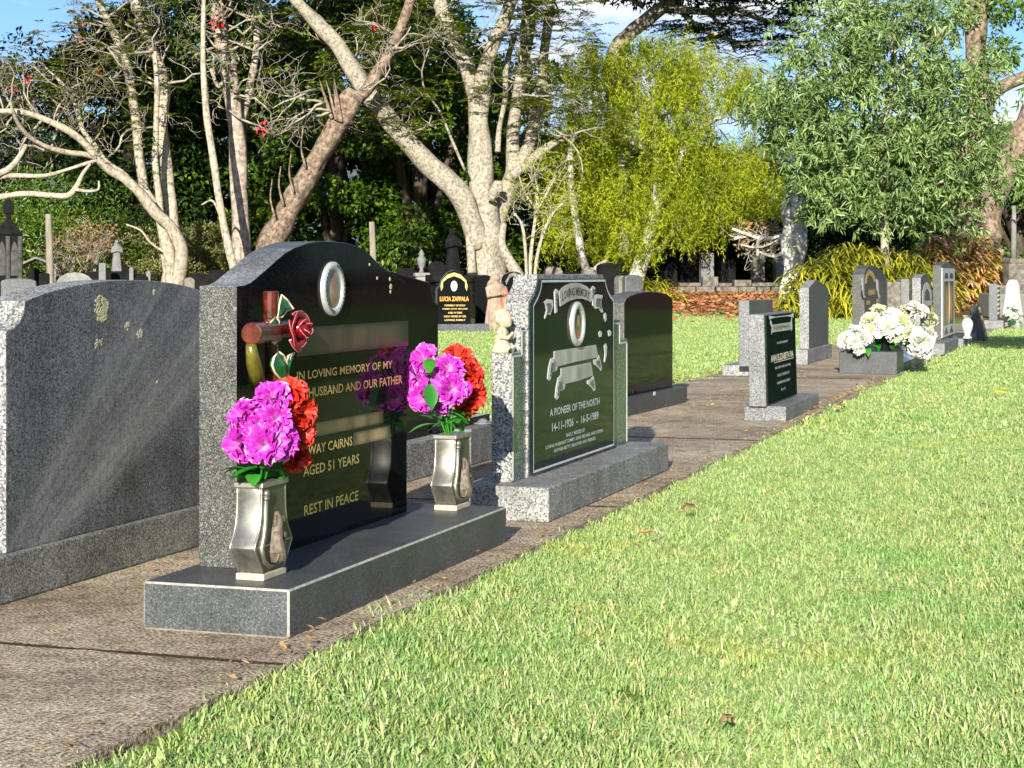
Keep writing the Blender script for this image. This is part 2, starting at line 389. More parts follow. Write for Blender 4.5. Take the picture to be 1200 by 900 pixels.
for k in range(NT):
    if k < 6: vsx, fsx = tuft(k, 60, .065, .016, .034, .0022, .0046, rr)
    elif k < 8: vsx, fsx = tuft(k, 60, .12, .016, .03, .005, .010, rr)         # coarser tufts for the far lawn
    elif k >= 10: vsx, fsx = tuft(k, 9, .035, .018, .03, .011, .019, rr)      # small broad-leaved weeds
    else: vsx, fsx = tuft(k, 12, .05, .04, .065, .003, .006, rr)              # stray long blades
    b0 = len(gv); gv += vsx; gf += [tuple(i+b0 for i in f) for f in fsx]; tid += [k]*len(vsx)
pts, pick, scl = [], [], []
def band(y0, y1, dens, kinds, s0, s1):
    x0, x1 = -.33*y1-2, .33*y1+2
    n = int(dens*(x1-x0)*(y1-y0)); X = rng.uniform(x0, x1, n); Y = rng.uniform(y0, y1, n)
    lim = .33*Y+1.9; keep = np.abs(X) < lim
    S, T = (X-O[0])*U[0]+(Y-O[1])*U[1], (X-O[0])*V[0]+(Y-O[1])*V[1]
    wig = .03*np.sin(S*3.1)+.022*np.sin(S*7.7+1)+.018*np.sin(S*17.3)+.02*np.sin(S*41)+rng.normal(0, .012, n)
    keep &= (T < -.04+wig*1.15) | (T > PW+.03+wig*1.5)
    keep &= ~((np.isin(kinds, [8,9]).any()) & (T > -.12) & (T < .3))
    bed = 37.5+2.0*np.sin(X*.35)+1.2*np.sin(X*.9+2)
    keep &= (Y < bed+rng.normal(0, .5, n))
    keep &= ~((T > PW) & (S > -4) & (S < 40) & (T < PW+.22) & (rng.uniform(0, 1, n) < .75))
    X, Y = X[keep], Y[keep]; n = len(X)
    # uneven growth
    q = np.array([noise.noise(Vector((a*1.6, b_*1.6, 0))) for a, b_ in zip(X, Y)])
    pts.append(np.stack([X, Y, gzv(X, Y)-.03], 1)); pick.append(rng.choice(kinds, n)); scl.append(rng.uniform(s0, s1, n)*(1+.28*q))
near = [0,1,2,3,4,5]
band(2.3, 6.0, 620, near, .8, 1.15); band(2.3, 9, 9, [8,9], .7, 1.1); band(2.3, 12, 7, [10,11], .8, 1.4)
band(6.0, 10, 430, near, .85, 1.2)
band(10, 17, 210, near+[6,7], .95, 1.35)
band(17, 27, 75, [6,7], 1.0, 1.4)
band(27, 41, 45, [6,7], 1.0, 1.5)
pts = np.concatenate(pts); pick = np.concatenate(pick); scl = np.concatenate(scl); npt = len(pts)
# a few soft tufts spilling over the path edge
me = bpy.data.meshes.new('grass')
allv = [tuple(v_) for v_ in gv]+[tuple(p) for p in pts]
me.from_pydata(allv, [], gf); nv = len(gv)
def attr(nm, typ, arr, key='value'):
    a = me.attributes.new(nm, typ, 'POINT'); a.data.foreach_set(key, np.ascontiguousarray(arr).ravel())
attr('is_pt', 'FLOAT', np.concatenate([np.zeros(nv), np.ones(npt)]).astype(np.float32))
attr('tid', 'INT', np.concatenate([np.array(tid), np.zeros(npt)]).astype(np.int32))
attr('pick', 'INT', np.concatenate([np.zeros(nv), pick]).astype(np.int32))
rot = np.zeros((nv+npt, 3), np.float32); rot[nv:, 2] = rng.uniform(0, 6.283, npt); rot[nv:, :2] = rng.normal(0, .12, (npt, 2))
attr('rot', 'FLOAT_VECTOR', rot, 'vector')
attr('scl', 'FLOAT', np.concatenate([np.ones(nv), scl]).astype(np.float32))
m, nt, b = newmat('lawn_grass'); g = nt.nodes.new('ShaderNodeNewGeometry'); oi = nt.nodes.new('ShaderNodeObjectInfo')
c = ramp(nt, [(0, (.17,.29,.06)), (.3, (.28,.425,.125)), (.65, (.38,.51,.19)), (.88, (.52,.58,.31)), (.97, (.48,.4,.2)), (1, (.38,.25,.1))], g.outputs['Random Per Island']).outputs[0]
c = mixc(nt, c, ramp(nt, [(0, (.75,.9,.75)), (.5, (1,1,1)), (1, (1.15,1.02,.9))], oi.outputs['Random']).outputs[0], 1, 'MULTIPLY')
c = mixc(nt, c, ramp(nt, [(.28, (.68,.9,.7)), (.42, (1,1,1)), (.56, (1,1,1)), (.7, (1.12,1.0,.8)), (.85, (1.15,.9,.65))], noise_n(nt, g.outputs['Position'], 1.3, 5, .6)).outputs[0], 1, 'MULTIPLY')
nt.links.new(c, b.inputs['Base Color']); b.inputs['Roughness'].default_value = .5; b.inputs['Specular IOR Level'].default_value = .35
t = nt.nodes.new('ShaderNodeBsdfTranslucent'); nt.links.new(c, t.inputs[0])
mx = nt.nodes.new('ShaderNodeMixShader'); mx.inputs[0].default_value = .3; nt.links.new(b.outputs[0], mx.inputs[1]); nt.links.new(t.outputs[0], mx.inputs[2])
nt.links.new(mx.outputs[0], nt.nodes['Material Output'].inputs[0]); M['grass'] = m
me.materials.append(m)
go = link('grass', me); tag(go, 'short bright green lawn grass on both sides of the concrete path', 'grass', kind='stuff')
ng = bpy.data.node_groups.new('scatter_tufts', 'GeometryNodeTree')
ng.interface.new_socket('Geometry', in_out='INPUT', socket_type='NodeSocketGeometry')
ng.interface.new_socket('Geometry', in_out='OUTPUT', socket_type='NodeSocketGeometry')
gi = ng.nodes.new('NodeGroupInput'); gon = ng.nodes.new('NodeGroupOutput')
def na(nm, typ):
    n = ng.nodes.new('GeometryNodeInputNamedAttribute'); n.data_type = typ; n.inputs['Name'].default_value = nm
    return n.outputs['Attribute']
cmpn = ng.nodes.new('FunctionNodeCompare'); cmpn.data_type = 'FLOAT'; cmpn.operation = 'GREATER_THAN'
ng.links.new(na('is_pt', 'FLOAT'), cmpn.inputs[0]); cmpn.inputs[1].default_value = .5
sg = ng.nodes.new('GeometryNodeSeparateGeometry'); sg.domain = 'POINT'
ng.links.new(gi.outputs[0], sg.inputs['Geometry']); ng.links.new(cmpn.outputs[0], sg.inputs['Selection'])
sp = ng.nodes.new('GeometryNodeSplitToInstances'); sp.domain = 'POINT'
ng.links.new(sg.outputs[1], sp.inputs['Geometry']); ng.links.new(na('tid', 'INT'), sp.inputs['Group ID'])
ip = ng.nodes.new('GeometryNodeInstanceOnPoints'); ip.inputs['Pick Instance'].default_value = True
e2r = ng.nodes.new('FunctionNodeEulerToRotation'); ng.links.new(na('rot', 'FLOAT_VECTOR'), e2r.inputs[0])
ng.links.new(sg.outputs[0], ip.inputs['Points']); ng.links.new(sp.outputs['Instances'], ip.inputs['Instance'])
ng.links.new(na('pick', 'INT'), ip.inputs['Instance Index']); ng.links.new(e2r.outputs[0], ip.inputs['Rotation']); ng.links.new(na('scl', 'FLOAT'), ip.inputs['Scale'])
ng.links.new(ip.outputs[0], gon.inputs[0])
gm = go.modifiers.new('scatter', 'NODES'); gm.node_group = ng
# ------------------------------------------------------------------ lettering
def text_mesh(body, bold=.0):
    cu = bpy.data.curves.new('lettering', 'FONT'); cu.body = body; cu.offset = bold; cu.resolution_u = 2
    o = bpy.data.objects.new('lettering', cu); COL.objects.link(o); bpy.context.view_layer.update()
    me = bpy.data.meshes.new_from_object(o.evaluated_get(bpy.context.evaluated_depsgraph_get()))
    vs = [tuple(v.co) for v in me.vertices]; fs = [tuple(p.vertices) for p in me.polygons]
    bpy.data.objects.remove(o); bpy.data.curves.remove(cu); bpy.data.meshes.remove(me); return vs, fs
_tc = {}
def lettering(mb, body, s0, s1, z0, z1, t, thick=.0012, bold=.012, arc=0):
    """letters filling the box s0..s1, z0..z1 on the upright plane t (front towards -t)"""
    if body not in _tc: _tc[body] = text_mesh(body, bold)
    vs, fs = _tc[body]; xa = min(v[0] for v in vs); xb = max(v[0] for v in vs); ya = min(v[1] for v in vs); yb = max(v[1] for v in vs)
    out = []
    for x, y, _ in vs:
        a = (x-xa)/(xb-xa); out.append((s0+a*(s1-s0), t-thick, z0+(y-ya)/(yb-ya)*(z1-z0)+arc*(1-(2*a-1)**2)))
    mb.add(out, fs); return mb
def letter_px(mb, body, xa, xb, ytop, ybot, t, eps=.0012, **k):   # box given by its left edge
    s0, z1 = pp(xa, ytop, t); _, z0 = pp(xa, ybot, t); s1, _ = pp(xb, ytop, t)
    return lettering(mb, body, s0, s1, z0, z1, t, eps, **k)
def poly_px(pts, t): return [pp(x, y, t) for x, y in pts]
def arcpts(c, r, a0, a1, n): return [(c[0]+r*math.cos(R(a0+(a1-a0)*i/n)), c[1]+r*math.sin(R(a0+(a1-a0)*i/n))) for i in range(n+1)]

def picture_mat(name, bgc, face, cloth, hair, blur=.12):
    m, nt, b = newmat(name); co_ = coords(nt, 'Generated')
    s = nt.nodes.new('ShaderNodeSeparateXYZ'); nt.links.new(co_, s.inputs[0])
    def oval(cx, cz, rx, rz):
        def ax(o_, c_, r_):
            a = N(nt, 'ShaderNodeMath', operation='SUBTRACT'); nt.links.new(o_, a.inputs[0]); a.inputs[1].default_value = c_
            d = N(nt, 'ShaderNodeMath', operation='DIVIDE'); nt.links.new(a.outputs[0], d.inputs[0]); d.inputs[1].default_value = r_
            p = N(nt, 'ShaderNodeMath', operation='POWER'); nt.links.new(d.outputs[0], p.inputs[0]); p.inputs[1].default_value = 2; return p.outputs[0]
        ad = N(nt, 'ShaderNodeMath', operation='ADD'); nt.links.new(ax(s.outputs[0], cx, rx), ad.inputs[0]); nt.links.new(ax(s.outputs[2], cz, rz), ad.inputs[1])
        return ramp(nt, [(.5-blur*2, (1,1,1)), (.5+blur*2, (0,0,0))], ad.outputs[0]).outputs[0]
    c = mixc(nt, g3(bgc), g3(cloth), oval(.5, .12, .42, .4)); c = mixc(nt, c, g3(hair), oval(.5, .68, .26, .27)); c = mixc(nt, c, g3(face), oval(.5, .6, .2, .23))
    nt.links.new(c, b.inputs['Base Color']); b.inputs['Roughness'].default_value = .12; return m
M['photo_a'] = picture_mat('faded_ceramic_photo', (.3,.29,.28), (.34,.17,.1), (.26,.15,.1), (.22,.14,.1), .22)
M['photo_b'] = picture_mat('ceramic_colour_photo', (.06,.14,.12), (.5,.25,.14), (.35,.06,.03), (.02,.012,.01), .06)
M['photo_c'] = picture_mat('small_ceramic_photo', (.55,.5,.52), (.5,.3,.26), (.3,.3,.4), (.08,.05,.05), .1)
def smear_mat(name, c1, c2, base):                  # a worn, illegible band: bronze wearing off into the stone
    m, nt, b = newmat(name); co_ = coords(nt, 'Generated'); s = nt.nodes.new('ShaderNodeSeparateXYZ'); nt.links.new(co_, s.inputs[0])
    def edge(o_):
        r = ramp(nt, [(0, (0,0,0)), (.16, (.8,.8,.8)), (.3, (1,1,1)), (.7, (1,1,1)), (.84, (.8,.8,.8)), (1, (0,0,0))], o_); return r.outputs[0]
    f = mixc(nt, edge(s.outputs[0]), edge(s.outputs[2]), 1, 'MULTIPLY')
    n = noise_n(nt, coords(nt, 'Object', scale=(1, 1, .35)), 9, 2, .4)
    c = ramp(nt, [(.38, g3(c1)), (.66, g3(c2))], n).outputs[0]
    nt.links.new(mixc(nt, g3(base), c, f), b.inputs['Base Color']); b.inputs['Roughness'].default_value = .35; return m
M['smear_brown'] = smear_mat('worn_bronze_band', (.045,.034,.022), (.085,.064,.042), (.006,.007,.008))
M['smear_gold'] = smear_mat('worn_gold_band', (.1,.07,.035), (.36,.26,.13), (.006,.007,.008))
M['smear_silver'] = smear_mat('worn_silver_scroll', (.26,.25,.23), (.5,.48,.45), (.4,.39,.37))
M['smear_panel'] = smear_mat('worn_gold_panel', (.3,.16,.05), (.6,.38,.12), (.01,.01,.01))

GRP = 'granite memorials along the concrete path'
# ------------------------------------------------------------------ the big black memorial with the flowers
r1 = Row('granite_memorial', 1.31, .29, 'large polished black granite headstone with humped top, oval portrait and gold lettering', 'headstone', GRP)
r1.part('base', MB().box(.469, 2.15, .084, .492, 0, .121), M['base_dark'], bevel=.005, seg=1, edge=M['worn_edge'])
T1, T1B = .356, .469
prof = [(277.5,335.2),(286,334.4),(293,331.6),(299,327),(306,321),(313,315),(324,305),(335,296),(344,291),(353,287.5),(362,284.6),(371,283.2),(387,282.8),(403,284.2),(412,286),(420,288.6),(430,294.4),(436,300.5),(442,307),(451,314.5),(460,320.5),(466,325.5),(472,329),(477,330)]
pts = poly_px(prof, T1); s_l, s_r = pts[0][0], pts[-1][0]
# even up: the right half mirrors what the left shows
zr = pts[0][1]
pts[-1] = (s_r, zr)
r1s = r1.part('stone', MB().prism([(s_l,.121)]+pts+[(s_r,.121)], T1, T1B, 0, 1), [M['black'], M['end_dark']], bevel=.003)
# the sawn, lighter top courses: side faces whose normal looks up
for p in r1s.data.polygons:
    if p.material_index == 1 and p.normal.z > .3: p.material_index = 2 if p.center.x < sx(341, T1)-1.31 else 3
r1s.data.materials.append(M['sawn']); r1s.data.materials.append(M['base_dark'])
c0 = pp(388.5, 338.5, T1); mb = MB()
hw = (sx(402.5, T1)-sx(374.5, T1))/2*.93
hh = abs(pp(388, 306, T1)[1]-pp(388, 370, T1)[1])/2
fr = r1.part('portrait_frame', MB().ring((c0[0], T1, c0[1]), hw, hh, hw*.3, .013), M['steel'], smooth=True)
r1.part('portrait', MB().disc((c0[0], T1-.006, c0[1]), hw*.72, hh*.8), M['photo_a'], fr, smooth=True)
mb = MB()
for i in range(26):                                 # raised lettering round the frame
    a = R(-60+i*11.5 if i < 13 else 130+(i-13)*11); q = .83
    x, z = c0[0]+hw*q*math.cos(a), c0[1]+hh*(q+.03)*math.sin(a); d = .0035
    mb.box(x-d, x+d, T1-.0145, T1-.0125, z-.0045, z+.0045)
r1.part('frame_lettering', mb, M['base_dark'], fr)
for q in (('IN LOVING MEMORY OF MY', 347.5, 459.4, 435.6, 445.8), ('HUSBAND AND OUR FATHER', 361.5, 471, 454.8, 466), ('AWAY CAIRNS', 354.5, 412.5, 523.5, 535), ('AGED 51 YEARS', 355, 420.5, 547, 559), ('REST IN PEACE', 356, 419.5, 592.5, 605)):
    r1.part('inscription_line', letter_px(MB(), *q, T1), M['gold'])
def band(nm, xa, xb, yt, yb, mat, t=T1, r=r1, slope=0):
    s0, z1 = pp(xa, yt, t); _, z0 = pp(xa, yb, t); s1 = sx(xb, t)
    return r.part(nm, MB().add([(s0,t-.0015,z0),(s1,t-.0015,z0+slope),(s1,t-.0015,z1+slope),(s0,t-.0015,z1)], [(0,1,2,3)]), mat)
band('worn_nameplate', 347, 478, 384, 418, M['smear_brown'])
band('worn_line', 360, 449, 497, 514, M['smear_gold'])
band('worn_line', 413, 457, 507, 523, M['smear_gold'])
# ceramic cross with a rose on the left of the stone
TC = T1-.045
def P3(x, y, t): s, z = pp(x, y, t); return (s, t, z)
mb = MB()
mb.tube([P3(317.5, 341, TC), P3(317.5, 374, TC)], .021, 12)
mb.tube([P3(317, 373, TC), P3(318, 400, TC), P3(319, 452, TC)], [.019,.018,.018], 12)
a = P3(294.5, 391, TC-.02); mb.tube([a, P3(322, 389, TC)], .03, 14)
s_, t_, z_ = P3(322, 386, TC); mb.tube([(s_, t_, z_), (s_+.1, t_, z_+.0)], .026, 12)
cr = r1.part('ceramic_cross', mb, M['terracotta'], bevel=.004)
mb = MB(); mb.tube([P3(294, 404, TC-.02), P3(297, 425, TC-.012), P3(304, 455, TC)], [.014,.02,.02], 8)
r1.part('glazed_stem', mb, M['olive'], cr, smooth=True)
def leaf_px(pts_, t, depth=.01):
    q = [P3(x, y, t) for x, y in pts_]; n = len(q); c_ = tuple(sum(v[i] for v in q)/n for i in range(3)); c_ = (c_[0], c_[1]-depth, c_[2])
    b_ = [(v[0], v[1]+.008, v[2]) for v in q]
    return q, c_, b_
for outl, dep in (([(330,346),(337,352),(344,362),(336,364),(330,372),(325,372),(327,358)], .012), ([(323,372),(327,376),(325,395),(322,403),(313,396),(310,392),(315,380)], .012), ([(326,412),(332,416),(336,424),(337,446),(330,446),(322,436),(319,428),(321,419)], .014), ([(345,414),(340,418),(338,428),(337,446),(334,446),(334,428),(338,417)], .006)):
    q, c_, b_ = leaf_px(outl, TC-.02, dep); n = len(q); mb = MB()
    mb.add(q+[c_], [(i, (i+1)%n, n) for i in range(n)]); mb.add(q+b_, [(i, n+i, n+(i+1)%n, (i+1)%n) for i in range(n)])
    r1.part('glazed_leaf', mb, M['leaf_glaze'], cr)
    mb = MB(); mb.tube(q+[q[0]], .0032, 6); r1.part('leaf_edge', mb, M['cream_edge'], cr, smooth=True)
def petal(mb, c, ang, r, h, curl, a=.9):
    """a curled rose petal around a centre (s,t,z), facing -t"""
    vs = []; fs = []; nu, nv_ = 7, 4
    for i in range(nu+1):
        th = ang+(i/nu-.5)*2*a
        for j in range(nv_+1):
            q = j/nv_; rr_ = r*(.35+.65*q)*(1+.08*math.sin(3*th)); d = h*(1-(1-q)**2)*(1-.35*abs(i/nu-.5)*2)+curl*q**3
            vs.append((c[0]+rr_*math.cos(th), c[1]-d, c[2]+rr_*math.sin(th)))
    for i in range(nu):
        for j in range(nv_): k = i*(nv_+1)+j; fs.append((k, k+1, k+nv_+2, k+nv_+1))
    mb.add(vs, fs); return vs
ctr = P3(345, 385, TC-.03); mb = MB(); ed = MB()
for ang, r_, h_, c_ in ((1.4,.052,.028,-.008),(2.5,.05,.03,-.006),(3.6,.055,.03,-.01),(4.6,.06,.028,-.012),(5.7,.05,.03,-.004),(.3,.05,.03,-.006),(2.0,.03,.044,0),(4.1,.03,.046,0),(6.0,.03,.045,0),(1,.016,.052,0),(4,.015,.052,0)):
    vs = petal(mb, ctr, ang, r_, h_, c_); ed.tube([vs[i*5+4] for i in range(8)], .0014, 5)
mb.ell((ctr[0], ctr[1]-.012, ctr[2]), (.028, .03, .028))
ro = r1.part('glazed_rose', mb, M['rose'], cr, smooth=True); so_ = ro.modifiers.new('thick', 'SOLIDIFY'); so_.thickness = .003
r1.part('petal_edges', ed, M['rose_edge'], cr, smooth=True)
for px, py, rr_ in ((449,308.5,.008),(448.5,307,.006),(440,371,.0),(457,327,.007),(458,336,.010),(457.5,342,.006),(433,310,.005),(442,326,.006)):
    if rr_: s_, z_ = pp(px, py, T1); r1.part('lichen', MB().ell((s_, T1, z_), (rr_*1.2, .002, rr_), 9, 5), M['lichen'])

# ------------------------------------------------------------------ the two vases standing on its base
def vase(s0, t0, z0, label):
    r = Row('flower_vase', s0+.0665, t0+.04, label, 'vase', 'pewter vases on the black memorial', z0)
    mid = s0+.0665
    half = [(.0575,.018),(.066,.03),(.078,.046),(.092,.064),(.1045,.082),(.107,.088),(.1,.1),(.088,.116),(.078,.135),(.0715,.158),(.068,.185),(.0665,.22),(.068,.238)]
    out = [(mid+a, z0+z) for a, z in half]+[(mid-a, z0+z) for a, z in reversed(half)]
    bo = r.part('body', MB().prism(out, t0+.004, t0+.076, 0, 1), [M['pewter_old'], M['pewter']], bevel=.002, angle=50)
    for p in bo.data.polygons:                       # the flat flare under the belly is tarnished
        if p.material_index == 1: p.use_smooth = True
    mb = MB()
    for d in (t0+.006, t0+.074):                     # bright corner beads
        for sg in (-1, 1): mb.tube([(mid+sg*a*1.0, d, z0+z) for a, z in half], .0038, 6)
    r.part('corner_beads', mb, M['pewter_rim'], smooth=True)
    mb = MB().box(mid-.076, mid+.076, t0-.002, t0+.082, z0+.236, z0+.25)
    r.part('rim', mb, M['pewter_rim'], bevel=.003)
    r.part('foot', MB().box(s0, s0+.133, t0, t0+.08, z0, z0+.018), M['mortar'], bevel=.003)
    mb = MB(); mb.box(mid-.1, mid+.1, t0+.003, t0+.077, z0+.0855, z0+.0905)
    r.part('belt', mb, M['pewter_rim'], bevel=.001)
    y0 = t0+.002                                      # the relief on the front: column at the left, hooded figure at the right
    mb = MB(); mb.tube([(mid-.052,y0,z0+.22),(mid-.052,y0,z0+.15),(mid-.062,y0,z0+.11),(mid-.075,y0,z0+.085),(mid-.062,y0,z0+.05),(mid-.03,y0,z0+.032),(mid+.05,y0,z0+.034)], [.0065,.0065,.0065,.007,.0065,.006,.004], 8)
    mb.ell((mid-.052, y0-.003, z0+.222), (.010,.008,.010)); mb.box(mid-.061, mid-.043, y0-.008, y0+.003, z0+.205, z0+.213)
    r.part('column_relief', mb, M['pewter_rim'], smooth=True)
    mb = MB(); x = mid+.005
    mb.tube([(x+.008,y0+.004,z0+.168),(x+.004,y0+.002,z0+.15),(x-.004,y0+.002,z0+.13),(x-.010,y0+.002,z0+.1),(x-.008,y0+.002,z0+.07),(x,y0+.002,z0+.045)], [.010,.021,.024,.028,.036,.034], 12, sq=(1,.62))
    mb.ell((x+.017, y0-.010, z0+.147), (.0085,.010,.012)); mb.ell((x+.026, y0-.013, z0+.145), (.004,.004,.004)); mb.tube([(x-.008,y0-.004,z0+.16),(x-.015,y0-.006,z0+.135),(x-.012,y0-.006,z0+.12)], [.004,.005,.003], 6)
    mb.ell((x+.014, y0-.014, z0+.107), (.011,.011,.012)); mb.tube([(x+.012,y0-.012,z0+.097),(x+.008,y0-.014,z0+.08),(x+.012,y0-.012,z0+.062)], [.009,.012,.009], 8)
    mb.tube([(x-.016,y0-.010,z0+.118),(x-.012,y0-.019,z0+.092),(x+.016,y0-.02,z0+.086)], [.008,.0075,.005], 8)
    for q in (-.022,-.008,.008,.022): mb.tube([(x+q*.7,y0-.016,z0+.078),(x+q,y0-.02,z0+.06),(x+q*1.2,y0-.016,z0+.044)], [.003,.004,.003], 6)
    mb.ell((x+.004, y0-.010, z0+.043), (.036,.012,.006))
    r.part('figure_relief', mb, M['relief'], remesh=.0018, iters=1)
    return r
v1 = vase(.563, .199, .121, 'squat pewter vase with relief figure on the near left end of the black base')
v2 = vase(1.987, .202, .121, 'squat pewter vase with relief figure on the far right end of the black base')

# ------------------------------------------------------------------ artificial flowers
def petalmat(name, stops, rough=.55):
    m, nt, b = newmat(name); at = N(nt, 'ShaderNodeAttribute', attribute_name='along'); g = nt.nodes.new('ShaderNodeNewGeometry')
    ad = N(nt, 'ShaderNodeMath', operation='MULTIPLY_ADD'); nt.links.new(g.outputs['Random Per Island'], ad.inputs[0]); ad.inputs[1].default_value = .3; nt.links.new(at.outputs['Fac'], ad.inputs[2])
    sb = N(nt, 'ShaderNodeMath', operation='SUBTRACT'); nt.links.new(ad.outputs[0], sb.inputs[0]); sb.inputs[1].default_value = .15
    c = ramp(nt, [(p, g3(q)) for p, q in stops], sb.outputs[0]).outputs[0]
    nt.links.new(c, b.inputs['Base Color']); b.inputs['Roughness'].default_value = rough
    t = nt.nodes.new('ShaderNodeBsdfTranslucent'); nt.links.new(c, t.inputs[0]); mx = nt.nodes.new('ShaderNodeMixShader'); mx.inputs[0].default_value = .25
    nt.links.new(b.outputs[0], mx.inputs[1]); nt.links.new(t.outputs[0], mx.inputs[2]); nt.links.new(mx.outputs[0], nt.nodes['Material Output'].inputs[0]); return m
M['purple'] = petalmat('magenta_petals', [(.0,(.62,.56,.6)),(.3,(.6,.42,.57)),(.48,(.5,.08,.44)),(.72,(.44,.012,.38)),(.9,(.5,.03,.42)),(1,(.58,.3,.54))])
M['red'] = petalmat('scarlet_petals', [(0,(.65,.2,.025)),(.3,(.6,.08,.015)),(.55,(.5,.014,.009)),(1,(.58,.04,.015))])
M['ivory'] = petalmat('white_petals', [(0,(.5,.6,.2)),(.25,(.42,.45,.25)),(.5,(.5,.5,.43)),(1,(.56,.56,.53))])
M['cream'] = petalmat('cream_petals', [(0,(.55,.6,.1)),(.35,(.46,.47,.15)),(.7,(.5,.51,.32)),(1,(.54,.54,.44))])
M['stemleaf'] = leafmat('plastic_green_leaves', [(.015,.12,.012),(.025,.22,.02),(.06,.3,.035)], .35, .2)
def bloom(c, axis, rad, n=26, ruffle=.16, seed=0, nu=7, nv_=4):
    """a full carnation: layered ruffled petals round an axis; returns verts, quads, 'along' per vertex"""
    r = random.Random(seed); axis = Vector(axis).normalized(); q = axis.to_track_quat('Z', 'Y'); vs, fs, al = [], [], []
    for i in range(n):
        lay = i/(n-1); az = i*2.399+r.uniform(-.3,.3); tilt = (1.45-1.25*lay**.9)+r.uniform(-.12,.12)   # outer lie flat, inner stand
        L = rad*(1.04-.22*lay)*r.uniform(.82,1.15); wd = rad*r.uniform(.75,1.15)
        ph = r.uniform(0,6.3); b0 = len(vs)
        for a in range(nu+1):
            for b_ in range(nv_+1):
                x = (a/nu-.5)*2; y = b_/nv_; wide = wd*(.18+.82*y**.8)
                px_ = x*wide*.5*(1.0-.12*abs(x)); py_ = L*y*(1-.22*x*x)
                pz_ = rad*(ruffle*math.sin(x*7.5+ph)*y*y+.12*math.sin(x*13+ph*2)*y**4+.12*x*x*y-.28*y*y)
                p = Vector((px_, py_, pz_)); p = Matrix.Rotation(math.pi/2-tilt, 3, 'X') @ p; p = Matrix.Rotation(az, 3, 'Z') @ p
                vs.append(tuple(q @ p + Vector(c))); al.append(max(y*(.72+.28*r.random()), .46 if lay > .55 else 0))
        for a in range(nu):
            for b_ in range(nv_): k = b0+a*(nv_+1)+b_; fs.append((k, k+1, k+nv_+2, k+nv_+1))
    return vs, fs, al
def leafblade(mb, p, d, L, wd, up=(0,0,1), bend=.3):
    p, d = Vector(p), Vector(d).normalized(); sd = d.cross(Vector(up)); sd = sd.normalized() if sd.length > .01 else Vector((1,0,0)); nn = sd.cross(d)
    vs = []; ws = (.25,.8,1,.75,.05); n = len(ws)
    for i, k in enumerate(ws):
        q = i/(n-1); c_ = p+d*L*q-Vector((0,0,1))*bend*L*q*q; vs += [c_-sd*wd*k/2+nn*wd*.15*k, c_, c_+sd*wd*k/2+nn*wd*.15*k]
    fs = []
    for i in range(n-1): b0 = i*3; fs += [(b0,b0+1,b0+4,b0+3),(b0+1,b0+2,b0+5,b0+4)]
    mb.add(vs, fs)
def bouquet(name, label, cat, base, heads, mat, rad, headname, group, leaves, stems=True, seed=1, n=22):
    rt = empty(name, base, 0, label, cat, group); b_ = Vector(base)
    for i, (p, ax, k) in enumerate(heads):
        v_, f_, al = bloom(Vector(p)-b_, ax, rad*k, seed=seed*50+i, n=n)
        npmesh(headname, v_, f_, mat, rt, True, {'along': al})
    mb = MB()
    for p, ax, k in heads:
        e = Vector(p)-b_-Vector(ax).normalized()*rad*.2; mb.tube([(0,0,-.04), e*.5+Vector((0,0,.01)), e], .0032, 5)
    obj('stems', mb, M['stemleaf'], rt, smooth=True)
    mb = MB(); rr_ = random.Random(seed)
    for p, d, L, wd in leaves: leafblade(mb, Vector(p)-b_, d, L, wd)
    if leaves: obj('leaves', mb, M['stemleaf'], rt, smooth=True)
    return rt
def hd(px, py, Y, ax, k=1.0): return (wp(px, py, Y), ax, k)
GB = 'artificial flowers in the pewter vases'
X, Y = row_xy(.63, .245); b1 = (X, Y, .355); lv = []
rr_ = random.Random(5)
def leafset(px0, px1, py0, py1, Y, n, L=.07):
    out = []
    for i in range(n):
        a = rr_.uniform(0, 6.28); p = wp(rr_.uniform(px0, px1), rr_.uniform(py0, py1), Y+rr_.uniform(-.04,.05))
        out.append((p, (math.cos(a), math.sin(a)-.4, rr_.uniform(-.3,.9)), L*rr_.uniform(.6,1.15), L*.5*rr_.uniform(.7,1.1)))
    return out
Y1 = Y
bouquet('purple_carnations', 'bunch of magenta and white artificial carnations in the near left vase', 'flowers', b1,
  [hd(319,468,Y1-.03,(.0,-.8,.6),1.0), hd(288,488,Y1-.05,(-.5,-.8,.4),.95), hd(323,492,Y1-.07,(.2,-.9,.3),.9), hd(284,520,Y1-.06,(-.6,-.8,.0),1.05),
   hd(310,522,Y1-.1,(.0,-1,.05),1.08), hd(331,520,Y1-.06,(.5,-.85,.0),.92), hd(300,498,Y1-.06,(-.2,-1,.2),.85)], M['purple'], .05, 'carnation', GB,
  leafset(280,325,548,562,Y1-.03,14,.075)+leafset(285,330,530,555,Y1-.05,8,.07))
bouquet('red_carnations', 'bunch of scarlet artificial carnations in the near left vase', 'flowers', (b1[0]+.03, b1[1]+.05, b1[2]),
  [hd(339,463,Y1+.02,(.3,-.7,.7),.95), hd(352,484,Y1+.04,(.8,-.6,.3),.9), hd(350,508,Y1+.05,(.8,-.7,.1),.9), hd(346,536,Y1+.06,(.7,-.6,-.4),.8)], M['red'], .054, 'carnation', GB,
  leafset(322,336,540,560,Y1+.04,4,.06), seed=2)
X, Y = row_xy(2.055, .245); b2 = (X, Y, .355); Y2 = Y
